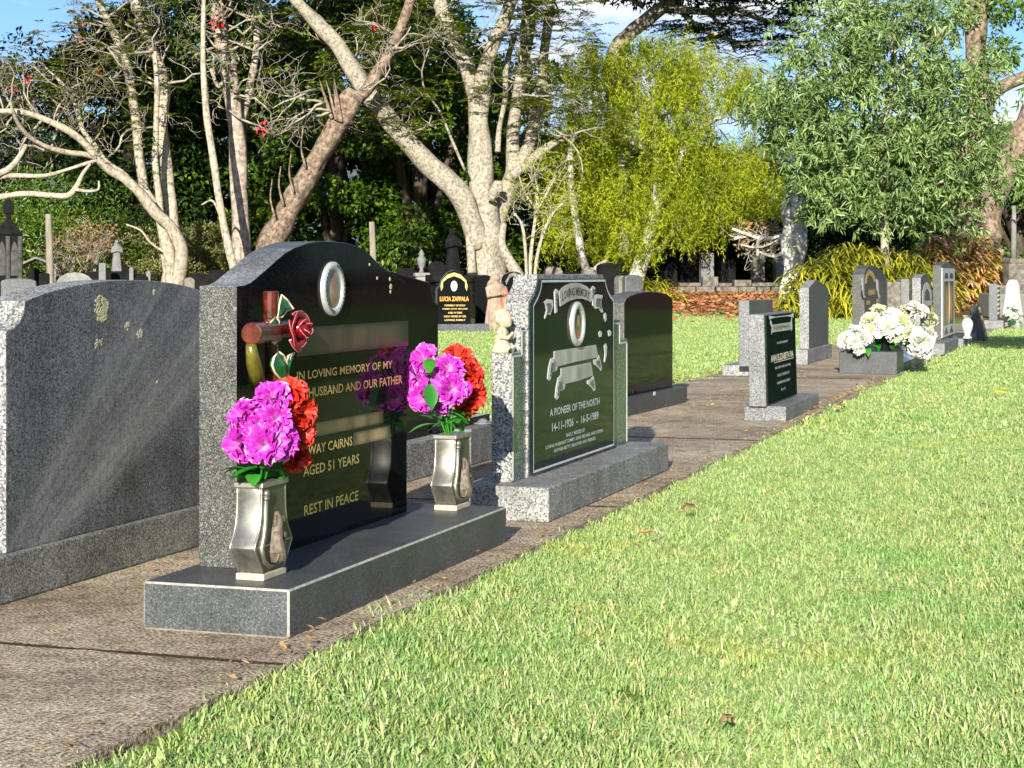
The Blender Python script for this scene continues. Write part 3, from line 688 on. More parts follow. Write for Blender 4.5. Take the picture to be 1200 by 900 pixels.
bouquet('purple_carnations', 'bunch of magenta and white artificial carnations in the far right vase', 'flowers', b2,
  [hd(497,424,Y2-.03,(-.3,-.8,.5),1.12), hd(488,441,Y2-.03,(-.7,-.7,.1),.95), hd(525,434,Y2-.05,(.1,-.9,.4),1.05), hd(497,466,Y2-.06,(-.4,-.9,-.1),1.08),
   hd(529,456,Y2-.09,(.2,-1,.1),1.15), hd(516,470,Y2-.05,(.0,-1,-.3),.85)], M['purple'], .054, 'carnation', GB,
  leafset(505,545,478,500,Y2-.02,16,.085)+[(wp(503,437,Y2-.13), (.05,-.4,.9), .08, .045),(wp(503,450,Y2-.13), (.1,-.3,-.7), .07, .05),(wp(510,497,Y2-.05),(-1,-.3,.0),.09,.035)], seed=3, n=20)
bouquet('red_carnations', 'bunch of scarlet artificial carnations in the far right vase', 'flowers', (b2[0]+.03, b2[1]+.05, b2[2]),
  [hd(535,422,Y2+.03,(.0,-.7,.8),1.1), hd(551,438,Y2+.03,(.6,-.7,.4),1.0), hd(554,462,Y2+.04,(.7,-.7,.0),1.0), hd(546,477,Y2+.05,(.4,-.8,-.4),.8)], M['red'], .054, 'carnation', GB,
  leafset(535,548,480,498,Y2+.03,4,.06), seed=4, n=20)

# ------------------------------------------------------------------ the grey stone at the left, seen from its rough back
r = Row('granite_headstone', 1.35, 1.1, 'broad rough grey granite headstone back with low arched top and yellow lichen patches', 'headstone', GRP)
r.part('base', MB().box(.45, 2.3, 1.02, 1.42, 0, .133), M['grey_base'], bevel=.006)
TL = 1.04; s0, z0 = pp(7, 350, TL); sm = sx(152, TL); s1 = 2*sm-s0
top = poly_px([(29,353),(50,344.5),(76,337),(100,332.2),(125,329),(150,328)], TL)
rad = (top[0][0]-s0); pts = [(s0, .133), (s0, pp(8, 388, TL)[1])]
cs = [(s0+rad*math.sin(a), pts[1][1]+(top[0][1]-.004-pts[1][1])*(1-math.cos(a))) for a in (R(20),R(45),R(68),R(85))]
pts += cs+top; pts += [(2*sm-a, b_) for a, b_ in reversed(pts[:-1])]
r.part('stone', MB().prism(pts, TL, TL+.12, 0, 1), [M['rough_grey'], M['pale_end']], bevel=.003)
rl = random.Random(4)
for px, py, n, sp in ((119,358,110,.03),(117,366,50,.026),(121,372,22,.016),(150,382,26,.012),(164,391,22,.012),(181,342,12,.008),(117,400,12,.014),(112,404,6,.01),(184,447,5,.005)):
    s_, z_ = pp(px, py, TL); mb = MB()
    for i in range(n):
        a = rl.uniform(0,6.28); q = sp*math.sqrt(rl.random()); k = rl.uniform(.0015,.0055); mb.ell((s_+q*math.cos(a)*1.3, TL, z_+q*math.sin(a)), (k*1.6,.0012,k), 7, 4)
    r.part('lichen', mb, M['lichen'])

# ------------------------------------------------------------------ the grey and green memorial beyond the second vase
r = Row('granite_memorial', 3.58, .27, 'grey speckled memorial with dark green panel, white scrolls, stepped wings and oval portrait', 'headstone', GRP)
r.part('base', MB().box(2.653, 4.515, .0925, .43, 0, .127), M['ellen_base'], bevel=.006)
TE, TEB = .271, .352; zb = .127
sw0, sw1 = sx(600, TE), sx(735.5, TE); stp = [sx(610.5, TE), sx(622.5, TE)]; rst = [sx(719.5, TE), sx(727, TE)]
zlow = pp(602, 414, TE)[1]; zhi = pp(612, 384, TE)[1]; zr_hi = pp(722, 375, TE)[1]; zr_lo = pp(731, 397.5, TE)[1]
wl = r.part('wing', MB().prism([(sw0,zb),(stp[1],zb),(stp[1],zhi),(stp[0],zhi),(stp[0],zlow),(sw0,zlow)], TE, TEB, 0, 1), [M['green_wing'], M['pale_end']], bevel=.003)
wr = r.part('wing', MB().prism([(rst[0]-.02,zb),(sw1,zb),(sw1,zr_lo),(rst[1],zr_lo),(rst[1],zr_hi),(rst[0]-.02,zr_hi)], TE, TEB, 0, 1), [M['green_wing'], M['pale_end']], bevel=.003)
TP = TE-.022                                           # front of the panel
pan = [(624,553),(624,357)]+[(626.5,352.5),(629.5,347),(632,340),(633.5,333.5),(633.8,328.3),(709.2,325.3),(710,332),(712,339),(715,345.5),(719,350.5),(719.5,523.5)]
pq = poly_px(pan, TP); zt = (pq[6][1]+pq[7][1])/2
pq[6] = (pq[6][0], zt); pq[7] = (pq[7][0], zt); pq[0] = (pq[0][0], zb+.012); pq[-1] = (pq[-1][0], zb+.012)
cx_ = sum(p[0] for p in pq)/len(pq); cz_ = sum(p[1] for p in pq)/len(pq)
def inset(pts_, d):
    n = len(pts_); out = []
    for i in range(n):
        p0, p1, p2 = Vector(pts_[i-1]), Vector(pts_[i]), Vector(pts_[(i+1)%n]); e1, e2 = (p1-p0).normalized(), (p2-p1).normalized()
        n1, n2 = Vector((-e1.y, e1.x)), Vector((-e2.y, e2.x)); nn = (n1+n2).normalized(); out.append(tuple(p1+nn*d/max(.5, nn.dot(n1))))
    return out
a_ = sum(pq[i][0]*pq[(i+1)%len(pq)][1]-pq[(i+1)%len(pq)][0]*pq[i][1] for i in range(len(pq)))
if a_ < 0: pq = pq[::-1]
slab = inset(pq, -.016); slab = [(x, max(z, zb)) for x, z in slab]
# rough-hewn slab behind the panel
mb = MB().prism(slab, TP+.012, TEB+.004, 0, 0)
sl_ = r.part('slab', mb, M['pale_end'])
bm = bmesh.new(); bm.from_mesh(sl_.data); bmesh.ops.triangulate(bm, faces=bm.faces); bmesh.ops.subdivide_edges(bm, edges=[e for e in bm.edges if e.calc_length() > .03], cuts=3, use_grid_fill=True)
for v_ in bm.verts:
    if v_.co.y > TP+.012-.27+.004:
        q = noise.noise_vector(v_.co*22)*.012; v_.co += Vector((q.x, 0, q.z*(1 if v_.co.z > .2 else 0)))
bm.to_mesh(sl_.data); bm.free()
r.part('panel', MB().prism(pq, TP, TP+.014), M['green_panel'], bevel=.002)
def frame_line(o_, i_, t):
    n = len(o_); vs = [(x, t, z) for x, z in o_]+[(x, t, z) for x, z in i_]; return MB().add(vs, [(i, (i+1)%n, n+(i+1)%n, n+i) for i in range(n)])
r.part('border', frame_line(inset(pq, .004), inset(pq, .013), TP-.0015), M['line'])
mb = MB(); e = .006
def strip(pts_, t, wd=.007):
    for (x0, z0), (x1, z1) in zip(pts_, pts_[1:]): mb.box(min(x0,x1)-wd/2, max(x0,x1)+wd/2, t-.0015, t, min(z0,z1)-wd/2, max(z0,z1)+wd/2)
strip([(sw0+.012,zb+.01),(sw0+.012,zlow-.012),(stp[0]+.012,zlow-.012),(stp[0]+.012,zhi-.012),(stp[1],zhi-.012)], TE)
r.part('wing_line', mb, M['line'], wl); mb = MB()
strip([(rst[0],zr_hi-.016),(rst[1]-.014,zr_hi-.016),(rst[1]-.014,zr_lo-.016),(sw1-.014,zr_lo-.016),(sw1-.014,zb+.01)], TE)
r.part('wing_line', mb, M['line'], wr)
def flat(nm, pts_, t, mat, th=.002, parent=None): return r.part(nm, MB().prism(poly_px(pts_, t), t-th, t), mat, parent)
TQ = TP-.0005
def shade_scroll(q):                                         # raised grey middle of a scroll, coloured to stand in for carved shading
    p_ = poly_px(q, TQ); n = len(p_); a = sum(p_[i][0]*p_[(i+1)%n][1]-p_[(i+1)%n][0]*p_[i][1] for i in range(n))
    if a < 0: p_ = p_[::-1]
    c_ = (sum(x for x, _ in p_)/n, sum(z for _, z in p_)/n)
    r.part('scroll_shading', MB().prism([(c_[0]+(x-c_[0])*.55+.002, c_[1]+(z-c_[1])*.62) for x, z in p_], TQ-.0035, TQ-.0019), M['mid_grey'])
ban = [(655,341.5),(658,337.5),(663,334),(669,331.8),(675,331.4),(681,332.5),(687,335.5),(691,339),(692.5,341)]
low = [(692,354.5),(688,352),(682,350),(676,350),(670,351.5),(664,354),(659,357.5),(656,359)]
flat('banner', ban+low, TQ, M['smear_silver'])
mb = MB()
bl = 'LOVING MEMORY'
sA, zA = pp(658, 353, TQ); sB, zB = pp(690, 351, TQ)
lettering(mb, bl, sA, sB, (zA+zB)/2-.002, (zA+zB)/2+.033, TQ-.002, arc=.022)
r.part('banner_lettering', mb, M['base_dark'])
for q in ([(649,342),(651,338.5),(653.5,340),(654.5,345),(653,350),(652.5,366),(650,367),(649.5,352)], [(692.5,338),(694.5,335),(697,337),(696.5,344),(694,352),(692,353)], [(637,354),(641,350.5),(647,351.5),(648,358),(645.5,366),(644.5,369),(641,368.5),(638,373.5),(637.8,371),(640,364),(639,358)], [(694.5,347),(699,345),(706,346),(704.5,352),(704,357),(706.5,365.5),(704.5,366.5),(701.5,361),(697,362),(694,358)]):
    flat('scroll', q, TQ, M['line']); shade_scroll(q)
def scroll_plate(q, curl):
    flat('scroll', q, TQ, M['smear_silver'])
    for c_ in curl: flat('scroll_curl', c_, TQ, M['line']); shade_scroll(c_)
scroll_plate([(649,411.5),(698,404),(700.5,418.5),(674,424),(648.5,430.5)], [[(648,419),(645,420.5),(642.5,430),(641,444),(643,446.5),(645.5,443),(646,437),(652,434),(653,430)], [(695,421.5),(699,421),(701.5,416),(703.5,424),(705,432),(703.5,435),(701.5,432),(696,427)]])
scroll_plate([(657,431.5),(692,424.5),(694.5,440),(676,446.5),(657,451)], [[(656,440),(653.5,443),(651.5,453),(650,466),(652,469),(654.5,465),(655,459),(661,456),(662,451)], [(688,446),(692,444),(695,440.5),(697,451),(697.5,456),(695.5,458.5),(693.5,455),(688,450)]])
for q in ([(707.5,368),(709,366.5),(710.3,369),(710.3,375),(709,377),(707.6,373)], [(701,390),(703,387.5),(705,390),(704.5,394.5),(702,395)], [(712,388),(714,386.5),(716,389),(715.5,393),(713,394)], [(707.6,405),(709.5,402.5),(711,406),(710.5,416),(708.5,425),(707.6,424),(708.6,414)]):
    flat('painted_petal', q, TQ, M['line'])
c0 = pp(675.3, 379.7, TP); hw = (sx(684, TP)-sx(666.5, TP))/2*.86; hh = abs(pp(675, 353.5, TP)[1]-pp(675, 406, TP)[1])/2
fr = r.part('portrait_frame', MB().ring((c0[0], TP, c0[1]), hw, hh, hw*.3, .016), M['steel'], smooth=True)
r.part('portrait', MB().disc((c0[0], TP-.007, c0[1]), hw*.72, hh*.8), M['photo_b'], fr, smooth=True)
for body, xa, xb, yt, yb in (('A PIONEER OF THE NORTH',644,702.3,479.5,488.5),('14-11-1926  -  16-5-1989',646.5,701,496,506),('SADLY MISSED BY',663,685.4,508,512.3),('LOVING HUSBAND TOMMY, SONS MICHAEL AND STEVEN.',639,706.8,522.6,527.4),('MOTHER BETTY, RELATIVES AND FRIENDS.',649,698,526.6,531.2)):
    r.part('inscription_line', letter_px(MB(), body, xa, xb, yt, yb, TP, bold=.02), M['line'])
ztop_w = zlow
# small kneeling cherub on the left wing
s_c = (sw0+stp[0])/2-.02; t_c = (TE+TEB)/2
c = Row('kneeling_cherub', s_c, t_c, 'small yellowed stone cherub kneeling on the left wing of the green memorial', 'figurine', None, zlow)
h = .158; B = lambda x, y, z: (s_c+y*h, t_c+.01-x*h*.85, zlow+z*h)
def E(mb, x, y, z, rx, ry, rz, rot=None): mb.ell(B(x, y, z), (ry*h, rx*h*.9, rz*h), 14, 9, rot)
mb = MB(); TW = Matrix.Rotation(R(-15), 3, 'Y')
E(mb, 0,0,.15,.24,.25,.15); E(mb, -.02,0,.3,.19,.21,.22); E(mb, .0,0,.46,.15,.2,.16); E(mb,.03,0,.58,.09,.1,.1)
for sg in (-1,1):
    mb.tube([B(-.03,sg*.13,.14),B(.2,sg*.17,.14),B(.27,sg*.15,.09)], [.11*h,.1*h,.08*h], 10)
    mb.tube([B(.25,sg*.15,.07),B(0,sg*.2,.06),B(-.2,sg*.16,.06)], [.075*h,.07*h,.055*h], 10)
    mb.tube([B(.0,sg*.2,.52),B(.06,sg*.24,.39),B(.22,sg*.12,.36),B(.28,sg*.04,.43)], [.075*h,.065*h,.055*h,.04*h], 10)
    E(mb, .3,sg*.03,.46,.035,.03,.05)
    E(mb, .06,sg*.185,.76,.04,.02,.05)
E(mb,.07,0,.78,.2,.19,.2); E(mb,.0,0,.83,.21,.2,.19); E(mb,.25,0,.72,.035,.03,.035); E(mb,.19,0,.68,.08,.09,.07); E(mb,.22,.07,.78,.03,.03,.03)
bo = c.part('body', mb, M['stone_fig'], remesh=.002, iters=2)
mb = MB(); rl = random.Random(8)
for i in range(46):
    a, b_ = rl.uniform(0,6.28), rl.uniform(-.05,1.0); x, y, z = -.01+.2*math.cos(a)*math.sqrt(1-b_*b_ if b_<1 else 0), .2*math.sin(a)*math.sqrt(max(0,1-b_*b_)), .83+.19*b_
    if x > .12 and z < .9: continue
    E(mb, x, y, z, .05, .05, .045)
c.part('curly_hair', mb, M['stone_fig'], bo, remesh=.002, iters=1)
# ------------------------------------------------------------------ smaller memorials further along the path
# near right: low stone with a sloping green face
r = Row('granite_memorial', 8.0, .3, 'small slanted grey memorial with dark green lettered face, nearest the lawn edge', 'headstone', GRP)
X, Y = gp(921, 494.4); sA, tA = to_row(X, Y); X, Y = gp(871.4, 493.3); _, tB = to_row(X, Y); sB = sx(959.4, tA)
tB = min(tB, tA+.5); hb = 18/F*10.96
r.off = ((sA+sB)/2, (tA+tB)/2, 0); X, Y = row_xy(r.off[0], r.off[1]); r.root.location = (X, Y, 0)
r.part('base', MB().box(sA, sB, tA, tB, 0, hb), M['mid_grey'], bevel=.006)
dt = tB-tA; tf = tA+dt*.44; s0 = sx(898, tf); s1 = sx(933, tf); zt = pp(896, 369, tf)[1]; lean = .015
vs = [(s0,tf,hb),(s1,tf,hb),(s1,tf+lean,zt),(s0,tf+lean,zt),(s0,tB-dt*.15,hb),(s1,tB-dt*.15,hb),(s1,tB-dt*.13,zt),(s0,tB-dt*.13,zt)]
r.part('stone', MB().add(vs, [(0,1,2,3),(5,4,7,6),(1,5,6,2),(4,0,3,7),(3,2,6,7)]), M['mid_grey'], bevel=.004)
def lean_pts(a, z, e=0): return (s0+a*(s1-s0), tf+lean*(z-hb)/(zt-hb)-e, z)
H_ = zt-hb
vs = [lean_pts(a, hb+b_*H_, .002+d) for d in (0,.008) for a, b_ in ((.02,.02),(.98,.02),(.98,.985),(.02,.985))]
r.part('panel', MB().add(vs, [(0,1,2,3),(4,5,6,7),(0,1,5,4),(1,2,6,5),(2,3,7,6),(3,0,4,7)]), M['green_matte'])
def lean_text(body, a0, a1, b0, b1, mat, nm='inscription', bold=.02):
    mb = MB(); lettering(mb, body, 0, 1, 0, 1, 0, 0, bold)
    mb.v = [lean_pts(a0+p[0]*(a1-a0), hb+(b0+p[2]*(b1-b0))*H_, .0118) for p in mb.v]; r.part(nm, mb, mat)
vs = [lean_pts(a, hb+b_*H_, .0112) for a, b_ in ((.2,.795),(.8,.79),(.84,.88),(.16,.88))]
r.part('banner', MB().add(vs, [(0,1,2,3)]), M['smear_silver'])
for q in ([(.15,.77),(.2,.8),(.19,.9),(.14,.95),(.12,.9),(.17,.85)], [(.82,.77),(.87,.8),(.86,.9),(.88,.96),(.84,.93),(.8,.86)], [(.1,.945),(.3,.955),(.7,.955),(.92,.93),(.93,.985),(.8,.965),(.3,.965),(.1,.985)]):
    r.part('scroll', MB().add([lean_pts(a, hb+b_*H_, .0114) for a, b_ in q], [tuple(range(len(q)))]), M['line'])
lean_text('In Loving Memory', .24, .76, .815, .86, M['base_dark'], 'banner_lettering')
lean_text('IN LOVING MEMORY', .33, .7, .655, .68, M['line'])
lean_text('ANN ELIZABETH PIA', .12, .88, .47, .545, M['letter'], bold=.03)
vs = [lean_pts(a, hb+b_*H_, .0114) for a, b_ in ((.22,.452),(.88,.452),(.88,.46),(.22,.46))]; r.part('underline', MB().add(vs, [(0,1,2,3)]), M['letter'])
for i, (tx, a0, a1) in enumerate((('BELOVED WIFE, MOTHER',.25,.77),('SADLY MISSED BY',.32,.72),('HUSBAND AND FAMILY',.3,.74),('R. I. P.',.43,.58))): lean_text(tx, a0, a1, .375-.085*i, .405-.085*i, M['line'])

def simple_stone(label, xe0, xe1, xf, ytop_pts, ybase_top, ybase_bot, base_px, mat, endmat, facing=None, basemat=None, t=None, name='granite_headstone', thick=None, top=None, wide=None):
    """left-row stone: end face xe0..xe1, front xe1..xf; ytop_pts is the outline of the front's top in pixels; base_px = (left, corner, right)"""
    X, Y = gp(base_px[1], ybase_bot); sA, tA = to_row(X, Y); sB = sx(base_px[2], tA)
    k = (base_px[0]-CX)/F                                   # depth of the base from its end face
    tb = (O[0]+sA*U[0]-k*(O[1]+sA*U[1]))/(k*V[1]-V[0])
    Yc = O[1]+sA*U[1]+tA*V[1]; hb = (ybase_bot-ybase_top)/F*Yc
    r = Row(name, (sA+sB)/2, (tA+tb)/2, label, 'headstone', GRP)
    r.part('base', MB().box(sA, sB, tA, tb, 0, hb), basemat or mat, bevel=.006)
    tf = tA+(tb-tA)*.22; s0, s1 = sx(xe1, tf), sx(xf, tf)
    k = (xe0-CX)/F; tbk = (O[0]+s0*U[0]-k*(O[1]+s0*U[1]))/(k*V[1]-V[0]); tbk = min(max(tbk, tf+.06), tb)
    pts = [(s0, hb)]+poly_px(ytop_pts, tf)+[(s1, hb)]
    pts[1] = (s0, pts[1][1]); pts[-2] = (s1, pts[-2][1])
    r.part('stone', MB().prism(pts, tf, tbk, 0, 1), [mat, endmat], bevel=.004)
    r.tf, r.hb, r.s0, r.s1, r.tA, r.tb, r.sA, r.sB = tf, hb, s0, s1, tA, tb, sA, sB
    return r
# behind the big black memorial: black stone with sloped shoulders on a pale speckled base
tA = 1.05; sA = sx(440, tA); sB = sx(508, tA)+.35
r = Row('granite_headstone', (sA+sB)/2, 1.25, 'black granite headstone with clipped shoulders half hidden behind the large black memorial', 'headstone', GRP)
r.part('base', MB().box(sA, sB, tA, 1.45, 0, .165), M['pale_end'], bevel=.005)
tf = 1.12; q = poly_px([(430,318),(457,318.5),(503,331),(508,352),(513.5,357)], tf); sL, sR = sx(395, tf), q[-1][0]; sm = (sL+sR)/2
half = [(sm, q[0][1])]+[(x, z) for x, z in q[1:] if x > sm]; pts = [(sR, .165)]+half[::-1]+[(2*sm-x, z) for x, z in half[1:]]+[(2*sm-sR, .165)]
r.part('stone', MB().prism(pts, tf, tf+.11, 0, 1), [M['black'], M['end_dark']], bevel=.003)
# low desk-shaped base with white plate
tA = 1.02; s0, s1 = sx(552, tA), sx(592, tA); X, Y = row_xy(s0, tA); hb = .9-(503-322)/F*Y
r = Row('grave_plinth', (s0+s1)/2, 1.2, 'low grey plinth with a black slab and a round white plate on top', 'plinth', GRP)
r.part('block', MB().box(s0, s1, tA, 1.42, 0, hb), M['mid_grey'], bevel=.005)
r.part('slab', MB().box(s0-.25, s1, 1.1, 1.44, hb, hb+.035), M['black'], bevel=.004)
r.part('plate', MB().lathe([(.001,0),(.045,0),(.05,.006),(.03,.009),(.026,.016),(.012,.026),(.001,.028)], (sx(566, 1.06), 1.06, hb+.001)), M['mid_grey'], smooth=True)
# black arched stone
tA = 1.03; s0, s1 = sx(739, tA), sx(799.7, tA); hb = .112; tf = 1.1
r = Row('granite_headstone', (s0+s1)/2, 1.25, 'glossy black headstone with rounded top mirroring the lawn, on a black base', 'headstone', GRP)
r.part('base', MB().box(s0-.9, s1, tA, 1.47, 0, hb), M['base_dark'], bevel=.004)
q = poly_px([(736.7,355),(741,349.5),(747,345),(753,342.2),(760,341.7),(767,343),(774,346.5),(781.5,352.5)], tf); sl_, sr_ = q[0][0], sx(783.6, tf); sm = (sl_+sr_)/2
zs = q[0][1]; zp = max(z for _, z in q); pts = [(sl_,hb),(sl_,zs)]+[(sm+(sr_-sl_)/2*math.sin(a), zs+(zp-zs)*math.cos(a)) for a in [R(x) for x in (-66,-48,-30,-14,0,14,30,48,66)]]+[(sr_,zs),(sr_,hb)]
r.part('stone', MB().prism(pts, tf, tf+.13, 0, 1), [M['black'], M['end_dark']], bevel=.004)
s_, z_ = pp(768, 461, tA); r.root.rotation_euler.z -= R(3); r.part('sticker', MB().box(s_-.02, s_+.025, tA-.002, tA, z_-.012, z_+.012), M['line'])
# four upright grey ones
r = simple_stone('plain grey flat-topped headstone standing behind the small green-faced memorial', 865.6, 878, 905.6, [(878,352),(905.6,351)], 428.5, 441, (846,893,927), M['slate_grey'], M['mid_grey'], basemat=M['pale_end'])
r = simple_stone('grey headstone with pointed top on a pale block, right of the flat-topped one', 935, 948, 971, [(948,337.5),(956,328),(963,331),(971,340)], 410, 427.4, (932,946.5,975), M['slate_grey'], M['pale_end'], basemat=M['pale_end'])
r = simple_stone('dark headstone with round top and gold and white tracery on its face', 994, 1013, 1039, [(1013,322),(1015,315),(1020,311),(1027,312),(1033,317),(1039,326)], 392, 405, (985,1004,1045), M['base_dark'], M['end_dark'], basemat=M['pale_end'])
tf = r.tf-.003
def flatp(nm, pts_, mat, th=.004): return r.part(nm, MB().prism(poly_px(pts_, tf), tf-th, tf), mat)
flatp('gold_arch', [(1014,332),(1015,322),(1018,316),(1022,318),(1025,324),(1026,330),(1024,331),(1022,325),(1018,322),(1016,326),(1015.5,333)], M['gold'])
flatp('white_column', [(1009.8,326),(1011.5,328),(1012.5,345),(1014.5,349),(1012,349),(1010.2,340)], M['line']); flatp('white_column', [(1027,327),(1029,328),(1030,344),(1032,348),(1029.5,349),(1027.5,340)], M['line'])
flatp('gold_panel', [(1016.3,340),(1026,338),(1026.3,345),(1016.8,347)], M['smear_panel']); flatp('gold_panel', [(1014.5,352),(1020,351),(1020,357),(1014.7,358)], M['smear_panel']); flatp('gold_panel', [(1025.5,350),(1031.5,349),(1031.8,355),(1026,356)], M['smear_panel'])
r = simple_stone('pale grey headstone with gabled top and a pointed white plaque, behind the white flowers', 1064, 1079, 1091, [(1079,326),(1082,322),(1086,321),(1091,327)], 398, 410, (1052,1066,1097), M['slate_grey'], M['pale_end'], basemat=M['mid_grey'])
tf = r.tf-.003
flatp('plaque', [(1081,360),(1081,341),(1083,333),(1086,330.5),(1089,334),(1091.5,343),(1091.8,357)], M['white'])
flatp('plaque_picture', [(1083,352),(1083.5,343),(1086,338),(1089,344),(1089.5,352)], M['base_dark'], .006)
# ---- flower box
X, Y = gp(1051, 439); sA, tA = to_row(X, Y); k = (983.6-CX)/F; tb = (O[0]+sA*U[0]-k*(O[1]+sA*U[1]))/(k*V[1]-V[0]); sB = sx(1083, tA); hb = 26.5/F*Y
r = Row('grave_flower_base', (sA+sB)/2, (tA+tb)/2, 'low dark grey box-shaped grave base with an open scooped front holding white flowers', 'grave base', GRP)
wd = .05; sg1 = sA+(sB-sA)*.22; sg2 = sB-(sB-sA)*.16
mb = MB(); mb.box(sA, sg1, tA, tb, 0, hb); mb.box(sg2, sB, tA, tb, 0, hb); mb.box(sg1, sg2, tA+.18, tb, 0, hb); mb.box(sg1, sg2, tA, tA+.18, 0, hb*.35)
r.part('block', mb, M['base_dark'], bevel=.005)
sm = (sg1+sg2)/2
mb = MB(); mb.add([(sg1+.02,tA+.01,hb*.36+.004),(sg2-.02,tA+.01,hb*.36+.004),(sg2-.02,tA+.16,hb*.75),(sg1+.02,tA+.16,hb*.75),(sg1+.02,tA+.01,hb*.36),(sg2-.02,tA+.01,hb*.36),(sg2-.02,tA+.16,hb*.7),(sg1+.02,tA+.16,hb*.7)], [(0,1,2,3),(7,6,5,4),(0,4,5,1),(1,5,6,2),(2,6,7,3),(3,7,4,0)])
r.part('tray', mb, M['steel'], bevel=.002)
Yf = Y
def pot(px, py, Yp, label, rt=.09, ht=.11):
    p = wp(px, py, Yp); e = empty('flower_pot', (p.x, p.y, hb), 0, label, 'pot', 'black pots on the flower base')
    obj('body', MB().lathe([(.001,0),(rt*.75,0),(rt,ht),(rt*1.06,ht),(rt*1.06,ht+.012),(rt*.93,ht+.012),(rt*.9,ht*.8),(.001,ht*.78)]), M['black'], e, smooth=False); return p
# posies of white flowers, each in its pot on the box
def wflowers(nm, label, px, py, Yp, heads, mat, rad, lv_n):
    p = wp(px, py, Yp); b_ = (p.x, p.y, hb+.06)
    bouquet(nm, label, 'flowers', b_, heads, mat, rad, 'bloom', 'white flowers on the grave base', leafset(px-14, px+14, py-14, py+2, Yp, lv_n, .16), seed=int(px), n=18)
Yp = Yf+.12
pot(1005, 412, Yp, 'black pot at the left end of the flower base'); pot(1036, 412, Yp+.25, 'black pot in the middle of the flower base'); pot(1072, 414, Yp+.1, 'black pot at the right end of the flower base', .1)
wflowers('white_hydrangea', 'low bunch of white hydrangea heads at the left end of the flower base', 1003, 405, Yp, [hd(991,398,Yp-.05,(-.5,-.8,.3),.9), hd(1003,390,Yp,(0,-.6,.8),.9), hd(1012,397,Yp-.1,(.3,-.9,.3),.95), hd(1001,402,Yp-.13,(-.1,-1,0),.85), hd(1006,409,Yp-.13,(0,-1,-.4),.7)], M['ivory'], .09, 10)
wflowers('cream_roses', 'tall spray of cream and lime artificial roses in the middle of the flower base', 1036, 405, Yp+.2, [hd(1020,376,Yp+.2,(-.3,-.6,.7),1.0), hd(1030,366,Yp+.3,(0,-.5,.9),.9), hd(1022,389,Yp+.1,(-.2,-1,.2),.9), hd(1056,378,Yp+.1,(.1,-.9,.4),1.05), hd(1048,390,Yp+.05,(0,-1,0),.95), hd(1066,392,Yp+.1,(.2,-1,0),.95), hd(1084,386,Yp+.3,(.8,-.6,.2),.9), hd(1090,375,Yp+.35,(.8,-.5,.5),.9), hd(1064,366,Yp+.3,(.2,-.6,.8),.9)], M['cream'], .095, 30)
wflowers('white_peonies', 'big white artificial peony heads crowding the right side of the flower base', 1066, 405, Yp+.1, [hd(1040,384,Yp+.0,(-.2,-1,.3),1.25), hd(1046,372,Yp+.15,(0,-.7,.7),1.0), hd(1074,366,Yp+.2,(.2,-.6,.8),1.1), hd(1078,402,Yp-.12,(.2,-1,-.1),1.35), hd(1087,395,Yp+.1,(.7,-.7,0),.9), hd(1083,412,Yp-.08,(.3,-1,-.5),.8)], M['ivory'], .1, 14)

# ---- tall slim column memorial with painted front
X, Y = gp(1107, 416); sA, tA = to_row(X, Y); k = (1083-CX)/F; tb = (O[0]+sA*U[0]-k*(O[1]+sA*U[1]))/(k*V[1]-V[0]); sB = sx(1123, tA); hb = 13.5/F*Y
r = Row('granite_memorial', (sA+sB)/2, (tA+tb)/2, 'tall narrow dark grey memorial with a white framed picture of two brown columns', 'headstone', GRP)
r.part('base', MB().box(sA, sB, tA, tb, 0, hb), M['mid_grey'], bevel=.006)
tf = tA+.12; s0, s1 = sx(1103, tf), sx(1118, tf); zt = pp(1103, 311, tf)[1]; k = (1093-CX)/F; tbk = (O[0]+s0*U[0]-k*(O[1]+s0*U[1]))/(k*V[1]-V[0])
r.part('stone', MB().prism([(s0,hb),(s1,hb),(s1,zt),((s0+s1)/2,zt+.05),(s0,zt)], tf, tbk, 0, 1), [M['slate_grey'], M['end_dark']], bevel=.005)
L_ = s1-s0; za, zb_ = hb+.03, zt-.03
fr = r.part('picture_frame', MB().box(s0+.01, s1-.02, tf-.012, tf-.0, za, zb_), M['white'])
mb = MB()
for a in (.14, .54): mb.box(s0+L_*a, s0+L_*(a+.3), tf-.016, tf-.0125, za+.14, zb_-.16)
r.part('painted_column', mb, M['smear_panel'], fr)
mb = MB()
for a in (.14, .54): mb.prism([(s0+L_*a,zb_-.12),(s0+L_*(a+.3),zb_-.12),(s0+L_*(a+.24),zb_-.06),(s0+L_*(a+.06),zb_-.06)], tf-.016, tf-.0125); mb.prism([(s0+L_*a,za+.03),(s0+L_*(a+.3),za+.03),(s0+L_*(a+.15),za+.11)], tf-.016, tf-.0125)
r.part('painted_capital', mb, M['base_dark'], fr)
